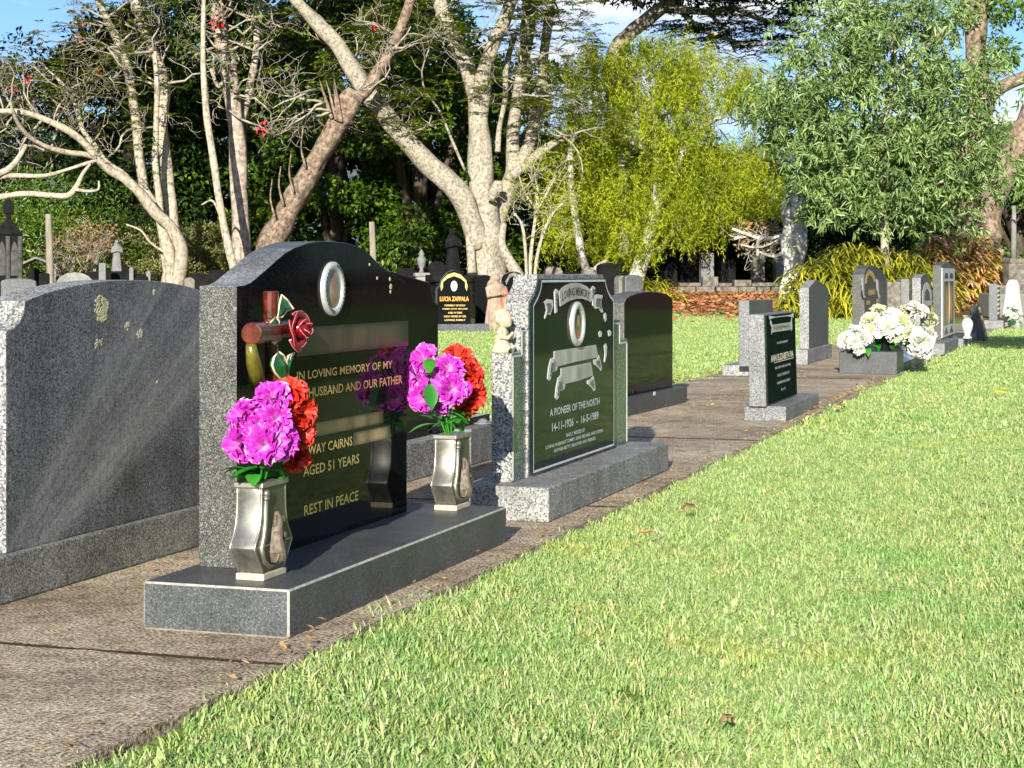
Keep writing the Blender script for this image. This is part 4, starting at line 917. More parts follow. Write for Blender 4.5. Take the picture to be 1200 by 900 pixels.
# ---- low plinth with white urn vase and black wedge
X, Y = gp(1129, 407.5); sA2, tA2 = to_row(X, Y); sB2 = sx(1145, tA2); hb2 = 10.5/F*Y; k = (1122-CX)/F
r = Row('grave_plinth', (sA2+sB2)/2, tA2+.22, 'low grey plinth just right of the tall column memorial', 'plinth', GRP)
r.part('block', MB().box(sA2, sB2, tA2, tA2+.5, 0, hb2), M['mid_grey'], bevel=.006)
p = wp(1133.5, 390, Y+.12); s_, t_ = to_row(p.x, p.y); e = Row('white_urn', s_, t_, 'white footed urn vase on the low grey plinth', 'vase', None, hb2)
kh = 27/F*p.y
e.part('body', MB().lathe([(a*kh, b_*kh) for a, b_ in ((.001,0),(.2,0),(.2,.05),(.13,.1),(.12,.16),(.2,.35),(.25,.55),(.24,.72),(.15,.86),(.16,.93),(.22,1.0),(.18,1.0),(.12,.9),(.001,.88))], (s_, t_, hb2)), M['white'], smooth=True)
X, Y = gp(1157, 399); s_, t_ = to_row(X, Y); Yc = Y; hz = 41/F*Y
r = Row('slanted_plaque', s_-.2, t_+.2, 'black wedge shaped memorial with gold ornaments, right of the white urn', 'headstone', GRP)
dq = 18/F*Y
vs = [(s_-.25,t_,0),(s_+.3,t_,0),(s_+.3,t_+dq,0),(s_-.25,t_+dq,0),(s_-.25,t_+dq*.6,hz),(s_+.3,t_+dq*.6,hz),(s_+.3,t_+dq,hz),(s_-.25,t_+dq,hz)]
r.part('stone', MB().add(vs, [(0,1,2,3),(4,5,6,7),(0,1,5,4),(1,2,6,5),(2,3,7,6),(3,0,4,7)]), M['base_dark'], bevel=.004)
mb = MB()
for a in (.18,.4,.62,.86): mb.ell((s_-.02+.1*(a-.5), t_+dq*.6*a-.004, hz*a), (.07,.02,.05), 10, 6)
r.part('gold_ornament', mb, M['gold'])
# ---- last one, at the right edge, under a white cloth
X, Y = gp(1176, 385.5); sA3, tA3 = to_row(X, Y); hb3 = 10/F*Y; zt3 = 53/F*Y; sB3 = sA3+.9
r = Row('granite_memorial', sA3+.4, tA3+.25, 'grey upright memorial with lettered face near the right edge, beside a white shrouded cross', 'headstone', GRP)
r.part('base', MB().box(sA3, sB3, tA3, tA3+.32, 0, hb3), M['mid_grey'], bevel=.006); r.part('stone', MB().box(sA3+.08, sB3-.1, tA3+.1, tA3+.24, hb3, zt3), M['slate_grey'], bevel=.006)
mb = MB()
for i in range(7): mb.box(sA3+.15, sB3-.2, tA3+.096, tA3+.1, hb3+.1+i*.075, hb3+.13+i*.075)
r.part('inscription', mb, M['letter'])
X, Y = wp(1187, 380, Y+.5)[:2]; e = empty('shrouded_cross', (X, Y, 0), .4, 'tall white cloth draped cross at the far right end of the row', 'cross'); kk = Y/F
mb = MB(); mb.lathe([(.001,0),(14*kk,0),(12*kk,18*kk),(9*kk,38*kk),(8*kk,50*kk),(5*kk,56*kk),(.001,57*kk)], n=20, sy=.7)
mb.v = [(x*(1+.14*math.sin(7*math.atan2(y, x))), y*(1+.14*math.sin(7*math.atan2(y, x))), z) for x, y, z in mb.v]
obj('cloth', mb, M['white'], e, smooth=True)
p = wp(1187, 372, Y-.4); bouquet('white_lilies', 'small bunch of white flowers with green leaves in front of the shrouded cross', 'flowers', (p.x, p.y, .02), [hd(1181,366,Y-.4,(-.3,-1,.3)), hd(1187,359,Y-.4,(0,-.8,.6)), hd(1193,364,Y-.4,(.4,-.9,.3)), hd(1188,371,Y-.45,(0,-1,0))], M['ivory'], .07, 'bloom', None, leafset(1180,1195,360,378,Y-.45,12,.16), seed=9, n=14)
# ------------------------------------------------------------------ trees and planting
M['bark_pale'] = bark('pale_flaking_bark', (.08,.065,.048), (.33,.28,.21), (.45,.4,.315), 20, .3, soft=.13)
M['bark_grey'] = bark('grey_twig_bark', (.13,.11,.09), (.34,.3,.24), None, 9, .3, .3)
M['bark_mottled'] = bark('mottled_grey_bark', (.05,.042,.032), (.25,.22,.172), (.4,.365,.295), 26, .5, soft=.14)
M['bark_pink'] = bark('pinkish_bark', (.07,.05,.04), (.3,.24,.2), (.4,.34,.28), 16, .15)
M['bark_brown'] = bark('rough_brown_bark', (.035,.024,.017), (.17,.122,.085), (.25,.195,.15), 16, .5, .9)
M['bark_dark'] = bark('dark_bark', (.02,.016,.012), (.1,.08,.06), None, 7, .3)
M['bark_white'] = bark('bleached_bark', (.12,.11,.09), (.45,.42,.36), (.55,.52,.46), 4, .3)
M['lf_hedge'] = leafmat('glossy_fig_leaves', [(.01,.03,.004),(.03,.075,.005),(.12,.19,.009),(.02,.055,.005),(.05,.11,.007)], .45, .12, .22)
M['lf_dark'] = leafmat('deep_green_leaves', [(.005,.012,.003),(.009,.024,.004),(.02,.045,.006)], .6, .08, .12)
M['lf_mid'] = leafmat('mid_green_leaves', [(.04,.09,.012),(.08,.15,.018),(.12,.18,.02)], .4, .2, .35)
M['lf_willow'] = leafmat('yellow_green_weeping_leaves', [(.08,.13,.005),(.23,.31,.009),(.36,.4,.015),(.27,.26,.011),(.16,.27,.01)], .5, .3, .3)
M['lf_gum'] = leafmat('grey_green_gum_leaves', [(.045,.09,.024),(.13,.215,.06),(.24,.32,.125),(.09,.165,.042)], .4, .2, .45)
M['lf_feather'] = leafmat('feathery_poinciana_leaves', [(.07,.12,.012),(.17,.23,.018),(.26,.28,.025)], .5, .3, .25)
M['lf_strap'] = leafmat('yellow_striped_strap_leaves', [(.13,.18,.012),(.38,.36,.03),(.54,.48,.055),(.3,.32,.025),(.06,.09,.008)], .4, .2, .4)
M['lf_ti'] = leafmat('pink_and_orange_ti_leaves', [(.5,.17,.07),(.6,.33,.17),(.4,.36,.04),(.58,.24,.14),(.65,.46,.3),(.34,.36,.04)], .4, .25, .4)
M['lf_olive'] = leafmat('olive_shrub_leaves', [(.07,.085,.02),(.13,.14,.04),(.17,.17,.06)], .5, .15, .3)
M['lf_dry'] = leafmat('dry_brown_leaves', [(.2,.11,.05),(.32,.2,.1),(.26,.15,.08)], .7, .1, .2)
M['lf_litter'] = leafmat('fallen_red_brown_leaves', [(.3,.09,.04),(.36,.17,.08),(.1,.05,.025),(.42,.26,.13),(.3,.05,.03),(.22,.13,.06)], .7, .05, .2)

def unit(a): return a/np.maximum(np.linalg.norm(a, axis=1, keepdims=True), 1e-9)
def leaves(C, D, Nn, L, W, fold=.14, curl=0):
    D = unit(D); S = unit(np.cross(D, Nn)); Q = np.cross(S, D); L = L[:, None]; W = W[:, None]
    mid = C+D*L*.45
    a = mid+S*W/2+Q*W*fold; b = mid-S*W/2+Q*W*fold; tip = C+D*L-Q*L*curl
    n = len(C); Vv = np.stack([C, a, tip, b], 1).reshape(-1, 3); i = np.arange(n)[:, None]*4
    return Vv, np.concatenate([i+np.array([[0,1,2]]), i+np.array([[0,2,3]])], 0)
class Foliage:
    def __init__(self): self.V, self.Fs, self.n = [], [], 0
    def add(self, Vv, Fc): self.V.append(Vv); self.Fs.append(Fc+self.n); self.n += len(Vv)
    def clump(self, c, r, n, L, W, out=.7, droop=.25, shell=.55):
        c = np.array(c); r = np.array(r if hasattr(r, '__len__') else (r, r, r))
        d = unit(rng.normal(0, 1, (n, 3))); q = shell+(1-shell)*rng.uniform(0, 1, (n, 1))**.6
        C = c+d*r*q; D = unit(d*out+rng.normal(0, .6, (n, 3)))+np.array([0, 0, -droop]); Nn = d*.8+rng.normal(0, .5, (n, 3))+np.array([0, -.35, .35])
        self.add(*leaves(C, D, Nn, L*rng.uniform(.6, 1.2, n), W*rng.uniform(.7, 1.2, n)))
    def strand(self, p, length, n, L, W, sway=.12, spread=.5):
        a = rng.uniform(0, 6.28); t = np.linspace(0, 1, n)
        x = np.cos(a)*sway*length*np.sin(t*1.7); y = np.sin(a)*sway*length*np.sin(t*1.7)
        C = np.array(p)+np.stack([x, y, -length*t], 1)+rng.normal(0, .012, (n, 3))
        D = rng.normal(0, spread, (n, 3))+np.array([np.cos(a)*.15, np.sin(a)*.15, -1]); Nn = rng.normal(0, 1, (n, 3))+np.array([0, -.8, .2])
        self.add(*leaves(C, D, Nn, L*rng.uniform(.7, 1.2, n), np.full(n, W)))
    def feather(self, p, d, length, n, L, W):
        d = np.array(d)/np.linalg.norm(d); t = np.linspace(.1, 1, n); sgn = np.where(np.arange(n) % 2, 1, -1)
        s = np.cross(d, [0, 0, 1]); s = s/np.linalg.norm(s)
        C = np.array(p)+d*length*t[:, None]-np.array([0, 0, 1])*(.25*length*t**2)[:, None]
        D = s*sgn[:, None]*.9+d*.4+rng.normal(0, .15, (n, 3)); Nn = np.array([0, 0, 1.])+rng.normal(0, .3, (n, 3))
        self.add(*leaves(C, D, Nn, L*(1.1-.6*np.abs(t-.4)), np.full(n, W)))
    def obj(self, name, mat, parent, off):
        return npmesh(name, np.concatenate(self.V)-np.array(off), np.concatenate(self.Fs), mat, parent)

def spline(P, k=6):
    P = [np.array(p, float) for p in P]; out = []
    Q = [2*P[0]-P[1]]+P+[2*P[-1]-P[-2]]
    for i in range(1, len(Q)-2):
        for j in range(k):
            t = j/k; a, b, c, d = Q[i-1:i+3]
            out.append(.5*((2*b)+(-a+c)*t+(2*a-5*b+4*c-d)*t*t+(-a+3*b-3*c+d)*t**3))
    out.append(P[-1]); return out
def limb(mb, pts, Y, off, dY=0, n=10, wob=.25, k=5, dy1=None):
    """a limb traced as (px, py, radius px) at distance Y, drifting dY in depth"""
    m_ = len(pts); q = []
    for i, (x, y, r_) in enumerate(pts):
        yy = Y+dY*i/max(1, m_-1); p = wp(x, y, yy); q.append((p.x-off[0], p.y-off[1], p.z-off[2], r_*yy/F))
    s = spline(q, k); mb.tube([v[:3] for v in s], [max(.006, v[3]) for v in s], n, wob); return q
def twigs(mb, p, d, L, r, depth, rr_, tips=None, bend=.35, up=.25, n=5, kids=(2,3)):
    p, d = Vector(p), Vector(d).normalized(); P = [p.copy()]; rad = [r]
    for i in range(4):
        d = (d+Vector((rr_.uniform(-1,1), rr_.uniform(-1,1), rr_.uniform(-1,1)+up*.6))*bend).normalized(); p = p+d*L/4; P.append(p.copy()); rad.append(max(.004, r*(1-.13*(i+1))))
    mb.tube(P, rad, n)
    if depth <= 0:
        if tips is not None: tips.append((p.copy(), d.copy()))
        return
    for j in range(rr_.randint(*kids)):
        k = rr_.randint(2, 4); nd = (d*.6+Vector((rr_.uniform(-1,1), rr_.uniform(-1,1), rr_.uniform(-.6,1)))).normalized()
        twigs(mb, P[k], nd, L*rr_.uniform(.55,.8), max(.005, rad[k]*.62), depth-1, rr_, tips, bend, up, n, kids)
def ground_at(px, Y): X = (px-CX)/F*Y; return (X, Y, gz(X, Y)-.05)

GT = 'trees at the back of the cemetery'
# ---- pale many-stemmed tree at the left
Y = 42; g0 = ground_at(203, Y); t = empty('bare_tree', g0, 0, 'pale many-stemmed tree with bare twisting branches behind the rough grey headstone', 'tree', GT)
mb = MB()
limb(mb, [(203,362,15.5),(203,335,13.8),(205,305,13.8),(206,280,12.0)], Y, g0, n=12)
limb(mb, [(208,345,8.6),(207,300,9.5),(202,262,7.7),(199,226,7.3),(193,180,6.9),(190,150,6.5),(193,98,6.0),(180,60,5.6),(165,25,5.2),(155,-20,4.7)], Y, g0, .5)
limb(mb, [(202,345,7.7),(199,300,7.7),(190,268,6.0),(186,226,4.3),(182,190,3.9),(183,150,3.4),(184,100,3.0),(181,60,2.6)], Y-.2, g0, -.5)
limb(mb, [(200,345,7.7),(197,300,7.7),(186,250,6.5),(170,222,6.0),(163,180,5.6),(160,150,5.6),(151,87,5.2),(140,55,4.7),(125,22,4.3),(110,-15,4.3)], Y+.1, g0, 1)
limb(mb, [(206,350,8.6),(211,315,8.6),(212,290,7.7),(200,266,7.3),(183,250,6.9),(165,228,6.0),(147,210,5.6),(130,200,5.2),(117,188,4.7),(103,172,4.3),(87,158,4.3),(64,145,3.9),(40,135,3.4),(20,131,3.4),(-10,130,2.6)], Y-.2, g0, -2.5)
limb(mb, [(130,200,3.9),(108,183,3.4),(76,178,3.3),(50,170,2.8),(32,158,2.6),(20,142,2.2),(12,120,1.7)], Y-1, g0, -2)
limb(mb, [(165,228,3.4),(146,205,3.4),(124,190,3.4),(110,170,3.4),(96,150,3.0),(88,120,2.6),(70,95,2.6)], Y-.6, g0, 1)
limb(mb, [(200,300,1.7),(190,294,1.5),(176,284,1.4),(165,270,1.3),(148,263,1.0)], Y-.3, g0, -.3, 6)
for y_ in (155, 120, 95):
    pass
tk = obj('trunk', mb, M['bark_pale'], t, smooth=True)
mb = MB(); rr_ = random.Random(21); tips = []
starts = [(155,-10,1),(165,25,1),(125,22,1),(140,55,1),(151,87,1),(110,-10,1),(193,98,1),(184,100,1),(181,60,1),(88,120,1),(70,95,1),(96,150,1),(64,145,1),(40,135,1),(20,131,1),(12,120,1),(32,158,1),(60,175,1),(103,172,1),(160,150,1),(190,150,1),(5,131,1),(147,60,1),(175,45,1),(120,30,1),(80,105,1),(50,140,1),(28,150,1)]
for x, y, _ in starts:
    p = wp(x, y, Y+rr_.uniform(-1.5,.8)); p = Vector((p.x-g0[0], p.y-g0[1], p.z-g0[2]))
    for j in range(2): twigs(mb, p, (rr_.uniform(-1,1)-.25, rr_.uniform(-1,.5), rr_.uniform(-.3,.9)), rr_.uniform(.6,1.2), rr_.uniform(.025,.04), 3, rr_, tips, .55, .2)
obj('twigs', mb, M['bark_grey'], t, smooth=True)
fo = Foliage()
for p, d in tips:
    if rr_.random() < .8: fo.feather(np.array(p)+np.array(g0), (d.x, d.y, .15), rr_.uniform(.25,.5), 16, .12, .04)
fo.obj('sparse_leaves', M['lf_feather'], t, g0)
fo = Foliage()
for p, d in tips:
    if rr_.random() < .006: fo.clump(np.array(p)+np.array(g0), .06, 12, .09, .05)
if fo.n: fo.obj('red_blossoms', plain('red_blossom', (.55,.02,.02), .5), t, g0)
# ---- bare branches reaching in from a tree beyond the left edge
Y = 40; g0 = ground_at(-75, Y); t = empty('bare_tree', g0, 0, 'tree at the far left edge with bent bare branches reaching in below the others', 'tree', GT); mb = MB()
limb(mb, [(-75,362,16),(-72,300,14),(-68,250,12),(-60,200,11),(-50,120,9),(-55,40,8),(-40,-40,7)], Y, g0, n=12)
limb(mb, [(-68,262,8),(-40,238,5.5),(0,231,4),(30,227,3.4),(60,229,3.2),(80,229,3.2),(90,218,3),(97,204,2.4),(106,192,1.8)], Y, g0, -.5)
limb(mb, [(88,222,2.2),(102,224,1.8),(115,222,1.5),(116,212,1)], Y-.4, g0, 0, 6)
limb(mb, [(-70,240,7),(-30,212,4.5),(0,203,3.8),(14,195,3.4),(24,182,3),(31,170,2.4)], Y, g0, .5)
limb(mb, [(-60,222,5),(-20,212,4),(10,206,3),(50,206,2.4),(75,200,2),(100,192,2),(113,188,1.6)], Y+.3, g0, 0)
obj('trunk', mb, M['bark_pale'], t, smooth=True)
# ---- slim leaning pole-like stem, pinkish trunk, broken leaning trunk
Y = 41; g0 = ground_at(273, Y); t = empty('slender_tree', g0, 0, 'very slender bare stem leaning beside the pinkish trunk', 'tree', GT); mb = MB()
limb(mb, [(280,352,5.5),(273,310,5),(262,265,4.6),(252,200,4.3),(244,150,4),(240,110,3.6),(238,60,3),(239,-15,2.6)], Y, g0)
limb(mb, [(262,265,2),(250,236,1.5),(236,240,1)], Y, g0, 0, 6)
obj('trunk', mb, M['bark_pale'], t, smooth=True)
Y = 43; g0 = ground_at(286, Y); t = empty('pink_barked_tree', g0, 0, 'upright pinkish-grey trunk left of the broken leaning trunk', 'tree', GT); mb = MB()
limb(mb, [(289,362,13),(286,318,11.5),(282,270,10.5),(280,210,10.5),(278,170,9.5),(273,120,9),(268,80,9.5),(258,40,9),(254,0,8),(250,-40,7)], Y, g0, n=12)
limb(mb, [(281,150,5),(291,110,4.5),(300,60,4),(302,20,3.5),(308,-20,3)], Y+.2, g0, 1)
limb(mb, [(272,108,4),(262,98,3),(255,100,2.5),(246,78,2)], Y, g0, 0, 6)
obj('trunk', mb, M['bark_pink'], t, smooth=True)
mb = MB(); rr_ = random.Random(5); tips = []
for x, y in ((258,40),(254,0),(268,80),(275,110),(300,60),(302,20),(283,140),(262,60),(250,30),(285,40),(310,30),(255,70),(240,60)):
    p = wp(x, y, Y-.3); p = Vector((p.x-g0[0], p.y-g0[1], p.z-g0[2]))
    for j in range(2): twigs(mb, p, (rr_.choice((-1,1))*rr_.uniform(.4,1), rr_.uniform(-1,.3), rr_.uniform(-.2,.5)), rr_.uniform(.6,1.1), .03, 3, rr_, tips, .5, .1)
obj('twigs', mb, M['bark_grey'], t, smooth=True)
fo = Foliage()
for p, d in tips:
    if rr_.random() < .1: fo.clump(np.array(p)+np.array(g0), .13, 8, .16, .08)
if fo.n: fo.obj('sparse_leaves', M['lf_mid'], t, g0)
fo = Foliage(); fo.clump(wp(254,26,Y-.8), .13, 30, .14, .08); fo.clump(wp(306,150,Y-.8), .09, 12, .2, .09); fo.clump(wp(440,27,Y-.8), .08, 14, .14, .08)
fo.obj('red_blossoms', plain('scarlet_blossom', (.5,.015,.02), .5), t, g0)
Y = 40.5; g0 = ground_at(316, Y); t = empty('broken_tree', g0, 0, 'rough brown trunk leaning right and snapped off where it meets the pale limb', 'tree', GT); mb = MB()
limb(mb, [(308,345,15.5),(318,282,13.8),(330,262,13.3),(345,234,12.9),(365,200,12.5),(382,170,12.0),(395,145,12.9),(407,125,12.9),(418,108,10.3)], Y, g0, n=12, wob=.45)
limb(mb, [(408,125,7.7),(425,110,6.9),(440,88,7.3),(452,70,6.5),(463,48,6.0),(478,10,5.6),(486,-20,5.2)], Y+.2, g0, .6)
for i in range(7):
    a = random.uniform(-1,1); c_ = random.uniform(-1,1); limb(mb, [(397+a*9,142+a*4,2.4),(394+a*12+c_*2,122+c_*6,1.5),(391+a*15+c_*5,104+c_*14,.3)], Y-.3, g0, 0, 5, .8)
for x, y in ((352,225),(366,196),(330,255),(340,240)): limb(mb, [(x-8,y,1.6),(x-13,y-22,1.2),(x-11,y-45,.8)], Y-.35, g0, 0, 5)
obj('trunk', mb, M['bark_brown'], t, smooth=True)
mb = MB(); rr_ = random.Random(15); tips = []
for x, y, dx in ((388,130,-1),(380,120,-1),(372,105,-1),(455,60,.6),(462,40,-.6),(425,105,.5)):
    p = wp(x, y, Y-.4); p = Vector((p.x-g0[0], p.y-g0[1], p.z-g0[2]))
    for j in range(2): twigs(mb, p, (dx, rr_.uniform(-1,0), rr_.uniform(-.1,.3)), rr_.uniform(.7,1.2), .035, 3, rr_, tips, .5, .1)
obj('twigs', mb, M['bark_grey'], t, smooth=True)
# ---- big spreading tree in the middle
Y = 43; g0 = ground_at(570, Y); t = empty('spreading_tree', g0, 0, 'big mottled grey tree with heavy spreading limbs behind the black lettered graves', 'tree', GT); mb = MB()
limb(mb, [(576,392,33.4),(575,360,27.3),(571,320,22.9),(569,285,20.2),(567,250,17.6),(565,215,15.0),(562,180,13.2),(560,140,11.9),(562,105,12.3),(561,92,10.6)], Y, g0, n=16, wob=.3)
limb(mb, [(560,290,11.4),(553,262,13.2),(541,232,13.6),(522,210,13.2),(500,190,12.3),(478,166,11.9),(455,140,11.4),(430,108,11.4),(412,80,11.0),(395,52,8.8),(372,28,7.9),(350,4,7.0),(325,-25,7.0)], Y-.2, g0, -1.5, 14)
limb(mb, [(558,110,9.7),(549,82,9.7),(540,60,9.2),(530,38,8.8),(518,12,8.4),(505,-30,7.9)], Y, g0, .8, 12)
limb(mb, [(562,108,8.8),(568,78,8.4),(580,48,7.9),(592,20,7.9),(602,-8,7.5),(612,-40,7.0)], Y-.1, g0, -.8, 12)
limb(mb, [(575,292,10.6),(582,262,10.6),(592,232,9.7),(600,205,9.2),(601,180,7.9),(602,150,7.0),(606,115,7.0),(613,80,7.5),(617,45,7.9),(622,10,7.9),(628,-30,7.0)], Y+.2, g0, .8, 12)
limb(mb, [(597,212,7.0),(610,190,7.0),(622,165,6.6),(628,135,6.2),(635,100,6.2),(637,65,5.7),(642,30,5.7),(650,-20,5.3)], Y+.2, g0, 1.4, 10)
limb(mb, [(600,206,6.2),(618,192,5.7),(635,178,5.3),(652,166,4.0),(668,160,2.6)], Y+.1, g0, -.5)
limb(mb, [(583,178,3.5),(585,150,3.2),(592,115,3.2),(593,80,3.5),(603,40,3.5)], Y-.2, g0, 1)
limb(mb, [(590,262,3.5),(588,285,4.4),(597,305,6.2),(607,325,7.9),(618,350,10.6)], Y-.2, g0, -.6)
limb(mb, [(553,320,6.2),(551,290,5.3),(548,262,3.5)], Y-.5, g0, .2); limb(mb, [(575,235,4.4),(583,215,4.8),(586,225,3.5)], Y-.5, g0, 0)
limb(mb, [(545,200,1.9),(530,165,1.8),(515,130,1.4),(500,110,1.1)], Y-.8, g0, -.5, 6)
for x in (548, 566, 590): limb(mb, [(x,330,9),(x+(x-570)*.25,350,11),(x+(x-570)*.6,372,12)], Y-.3, g0, -.4, 10)
obj('trunk', mb, M['bark_mottled'], t, smooth=True)
mb = MB(); rr_ = random.Random(31); tips = []
for x, y in ((395,52),(372,28),(350,4),(430,108),(455,140),(540,60),(518,12),(580,48),(592,20),(613,80),(617,45),(637,65),(642,30),(635,100),(668,160),(603,40),(500,110),(478,160),(350,-20),(606,110),(648,0),(660,160),(410,75),(470,150)):
    p = wp(x, y, Y-.5); p = Vector((p.x-g0[0], p.y-g0[1], p.z-g0[2]))
    for j in range(2): twigs(mb, p, (rr_.uniform(-1,1), rr_.uniform(-1,.4), rr_.uniform(-.3,.5)), rr_.uniform(.6,1.2), .03, 3, rr_, tips, .45, .1)
obj('twigs', mb, M['bark_grey'], t, smooth=True)
fo = Foliage()
for p, d in tips:
    if rr_.random() < .8:
        for j in range(3): fo.feather(np.array(p)+np.array(g0), (d.x+rr_.uniform(-.6,.6), d.y+rr_.uniform(-.6,.6), .1), rr_.uniform(.3,.55), 20, .12, .035)
fo.obj('feathery_leaves', M['lf_feather'], t, g0)
fo = Foliage()                                        # its wide crown, above the picture, shades the trees behind
for i in range(190):
    yq = rng.uniform(40, 53); fo.clump((rng.uniform(-17, 2.5), yq, .155*yq+1.75+rng.uniform(0, 3.2)), (1.2,1.2,.45), 260, .26, .12, .8, .1)
fo.obj('crown', M['lf_mid'], t, g0)

# ---- wall of dense dark trees behind
def dense_tree(name, label, px, Y, rx, z0, z1, mat, ncl, nl, L, W, group=GT, trunk=True, ry=None, cr=(.7,1.1), shell=.5, droop=.25, edge=1, tr=1):
    g = ground_at(px, Y); t = empty(name, g, 0, label, 'tree', group); fo = Foliage(); ry = ry or rx
    for i in range(ncl):
        a = rng.uniform(0, 6.283); u_ = rng.uniform(-1, 1); s = math.sqrt(1-u_*u_)*rng.uniform(.55, 1)*edge
        c = (g[0]+rx*s*math.cos(a), Y+ry*s*math.sin(a), (z0+z1)/2+(z1-z0)/2*u_*rng.uniform(.8, 1)); r_ = rng.uniform(*cr)
        fo.clump(c, (r_, r_, r_*.75), nl, L, W, droop=droop, shell=shell)
    fo.obj('crown', mat, t, g)
    if trunk:
        mb = MB(); mb.tube([(0,0,0),(.1,0,(z0+z1)*.2),(0,.1,(z0+z1)*.4),(.1,.1,z1*.75)], [.3*tr,.24*tr,.2*tr,.08*tr], 10, .3)
        for k in range(5):
            a = k*1.3; mb.tube([(0,.05,z0*.6+k*.3), (math.cos(a)*rx*.4,math.sin(a)*ry*.4,(z0+z1)*.42+k*.2), (math.cos(a)*rx*.8,math.sin(a)*ry*.8,(z0+z1)*.6)], [.12*tr,.08*tr,.03*tr], 6)
        obj('trunk', mb, M['bark_dark'], t, smooth=True)
    return t
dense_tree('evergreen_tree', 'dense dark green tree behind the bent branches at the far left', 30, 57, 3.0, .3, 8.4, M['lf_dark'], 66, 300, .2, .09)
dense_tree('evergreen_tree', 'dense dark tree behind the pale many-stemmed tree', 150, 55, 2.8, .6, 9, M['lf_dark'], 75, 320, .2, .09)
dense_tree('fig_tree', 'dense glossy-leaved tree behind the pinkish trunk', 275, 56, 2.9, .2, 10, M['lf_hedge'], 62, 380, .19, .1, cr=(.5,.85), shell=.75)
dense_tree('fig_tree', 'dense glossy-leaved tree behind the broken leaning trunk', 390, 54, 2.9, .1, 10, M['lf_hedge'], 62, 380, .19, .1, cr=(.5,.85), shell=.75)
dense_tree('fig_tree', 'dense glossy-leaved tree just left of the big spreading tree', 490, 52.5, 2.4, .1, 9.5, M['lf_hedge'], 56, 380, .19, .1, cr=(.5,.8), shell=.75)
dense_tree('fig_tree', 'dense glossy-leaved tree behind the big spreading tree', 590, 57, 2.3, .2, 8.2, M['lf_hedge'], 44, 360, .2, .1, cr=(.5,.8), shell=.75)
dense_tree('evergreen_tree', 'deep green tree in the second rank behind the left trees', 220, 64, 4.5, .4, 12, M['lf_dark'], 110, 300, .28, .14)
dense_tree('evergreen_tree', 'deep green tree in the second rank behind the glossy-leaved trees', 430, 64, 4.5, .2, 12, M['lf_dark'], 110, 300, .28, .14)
# feathery-fir like low greenery between the left graves
dense_tree('bushy_shrub', 'layered green shrub beside the wooden pole at the left', 35, 50, 1.7, .5, 3.4, M['lf_mid'], 34, 260, .16, .05, 'shrubs among the far graves', False)
dense_tree('bushy_shrub', 'green shrub right of the dry brown bush', 140, 51, 1.6, .5, 3.2, M['lf_mid'], 28, 240, .16, .05, 'shrubs among the far graves', False)
dense_tree('bushy_shrub', 'rounded olive shrub left of the pale many-stemmed trunk', 168, 46, .75, .4, 2.0, M['lf_olive'], 22, 260, .1, .04, 'shrubs among the far graves', False, cr=(.3,.45))
dense_tree('bushy_shrub', 'rounded olive shrub right of the pale many-stemmed trunk', 236, 47, .8, .4, 2.2, M['lf_olive'], 24, 260, .1, .04, 'shrubs among the far graves', False, cr=(.3,.45))
# dry bush
Y = 45; g0 = ground_at(95, Y); t = empty('dry_bush', g0, 0, 'dead brown twiggy bush beside the wooden pole', 'shrub', 'shrubs among the far graves'); mb = MB(); rr_ = random.Random(2); tips = []
for i in range(16): twigs(mb, (rr_.uniform(-.4,.4), rr_.uniform(-.3,.3), .2), (rr_.uniform(-1,1), rr_.uniform(-.8,.5), 1), rr_.uniform(.7,1.0), .018, 3, rr_, tips, .35, .2, 4)
obj('twigs', mb, M['bark_pink'], t); fo = Foliage()
for p, d in tips: fo.clump(np.array(p)+np.array(g0), .12, 5, .09, .03)
fo.obj('dry_leaves', M['lf_dry'], t, g0)
# ---- weeping yellow-green tree
Y = 46; g0 = ground_at(742, Y); t = empty('weeping_tree', g0, 0, 'yellow-green weeping tree with fine hanging foliage behind the low black arched headstone', 'tree', GT); mb = MB()
limb(mb, [(733,352,12),(742,335,10.5),(752,305,9),(762,275,8),(768,245,7),(772,215,6),(770,180,6),(760,140,5),(745,110,4)], Y-1.5, g0, 1.5)
limb(mb, [(768,250,5),(784,215,5),(800,180,4.5),(820,150,4),(850,135,3)], Y-.8, g0, .5); limb(mb, [(770,190,4),(740,165,4),(705,150,3)], Y, g0, .5)
limb(mb, [(690,325,5),(682,300,5),(676,265,4.6),(671,230,4.2),(668,190,3.6),(672,150,3)], Y-2.2, g0, .5); limb(mb, [(732,300,6),(732,255,5.5),(730,220,5.5),(728,180,4)], Y-.8, g0, .5)
limb(mb, [(762,300,4),(785,278,3.5),(800,255,3)], Y-.5, g0, 0, 6); limb(mb, [(690,322,3),(700,312,3),(711,305,2.5)], Y-2.4, g0, 0, 6)
obj('trunk', mb, M['bark_white'], t, smooth=True)
fo = Foliage(); rr_ = random.Random(12)
def dens(cx, cy, rx, ry, n, lmin, lmax, Y0, Y1, hang=24):
    for i in range(n):
        a = rng.uniform(0, 6.283); q = math.sqrt(rng.uniform(0, 1)); x, y = cx+rx*q*math.cos(a), cy+ry*q*math.sin(a)
        fo.strand(wp(x, y, rng.uniform(Y0, Y1)), rng.uniform(lmin, lmax)*.75, hang, .12, .024, .3, .95)
        if i % 3 == 0: fo.clump(wp(x, y, rng.uniform(Y0, Y1)), .26, 46, .13, .022, .8, .7, .2)
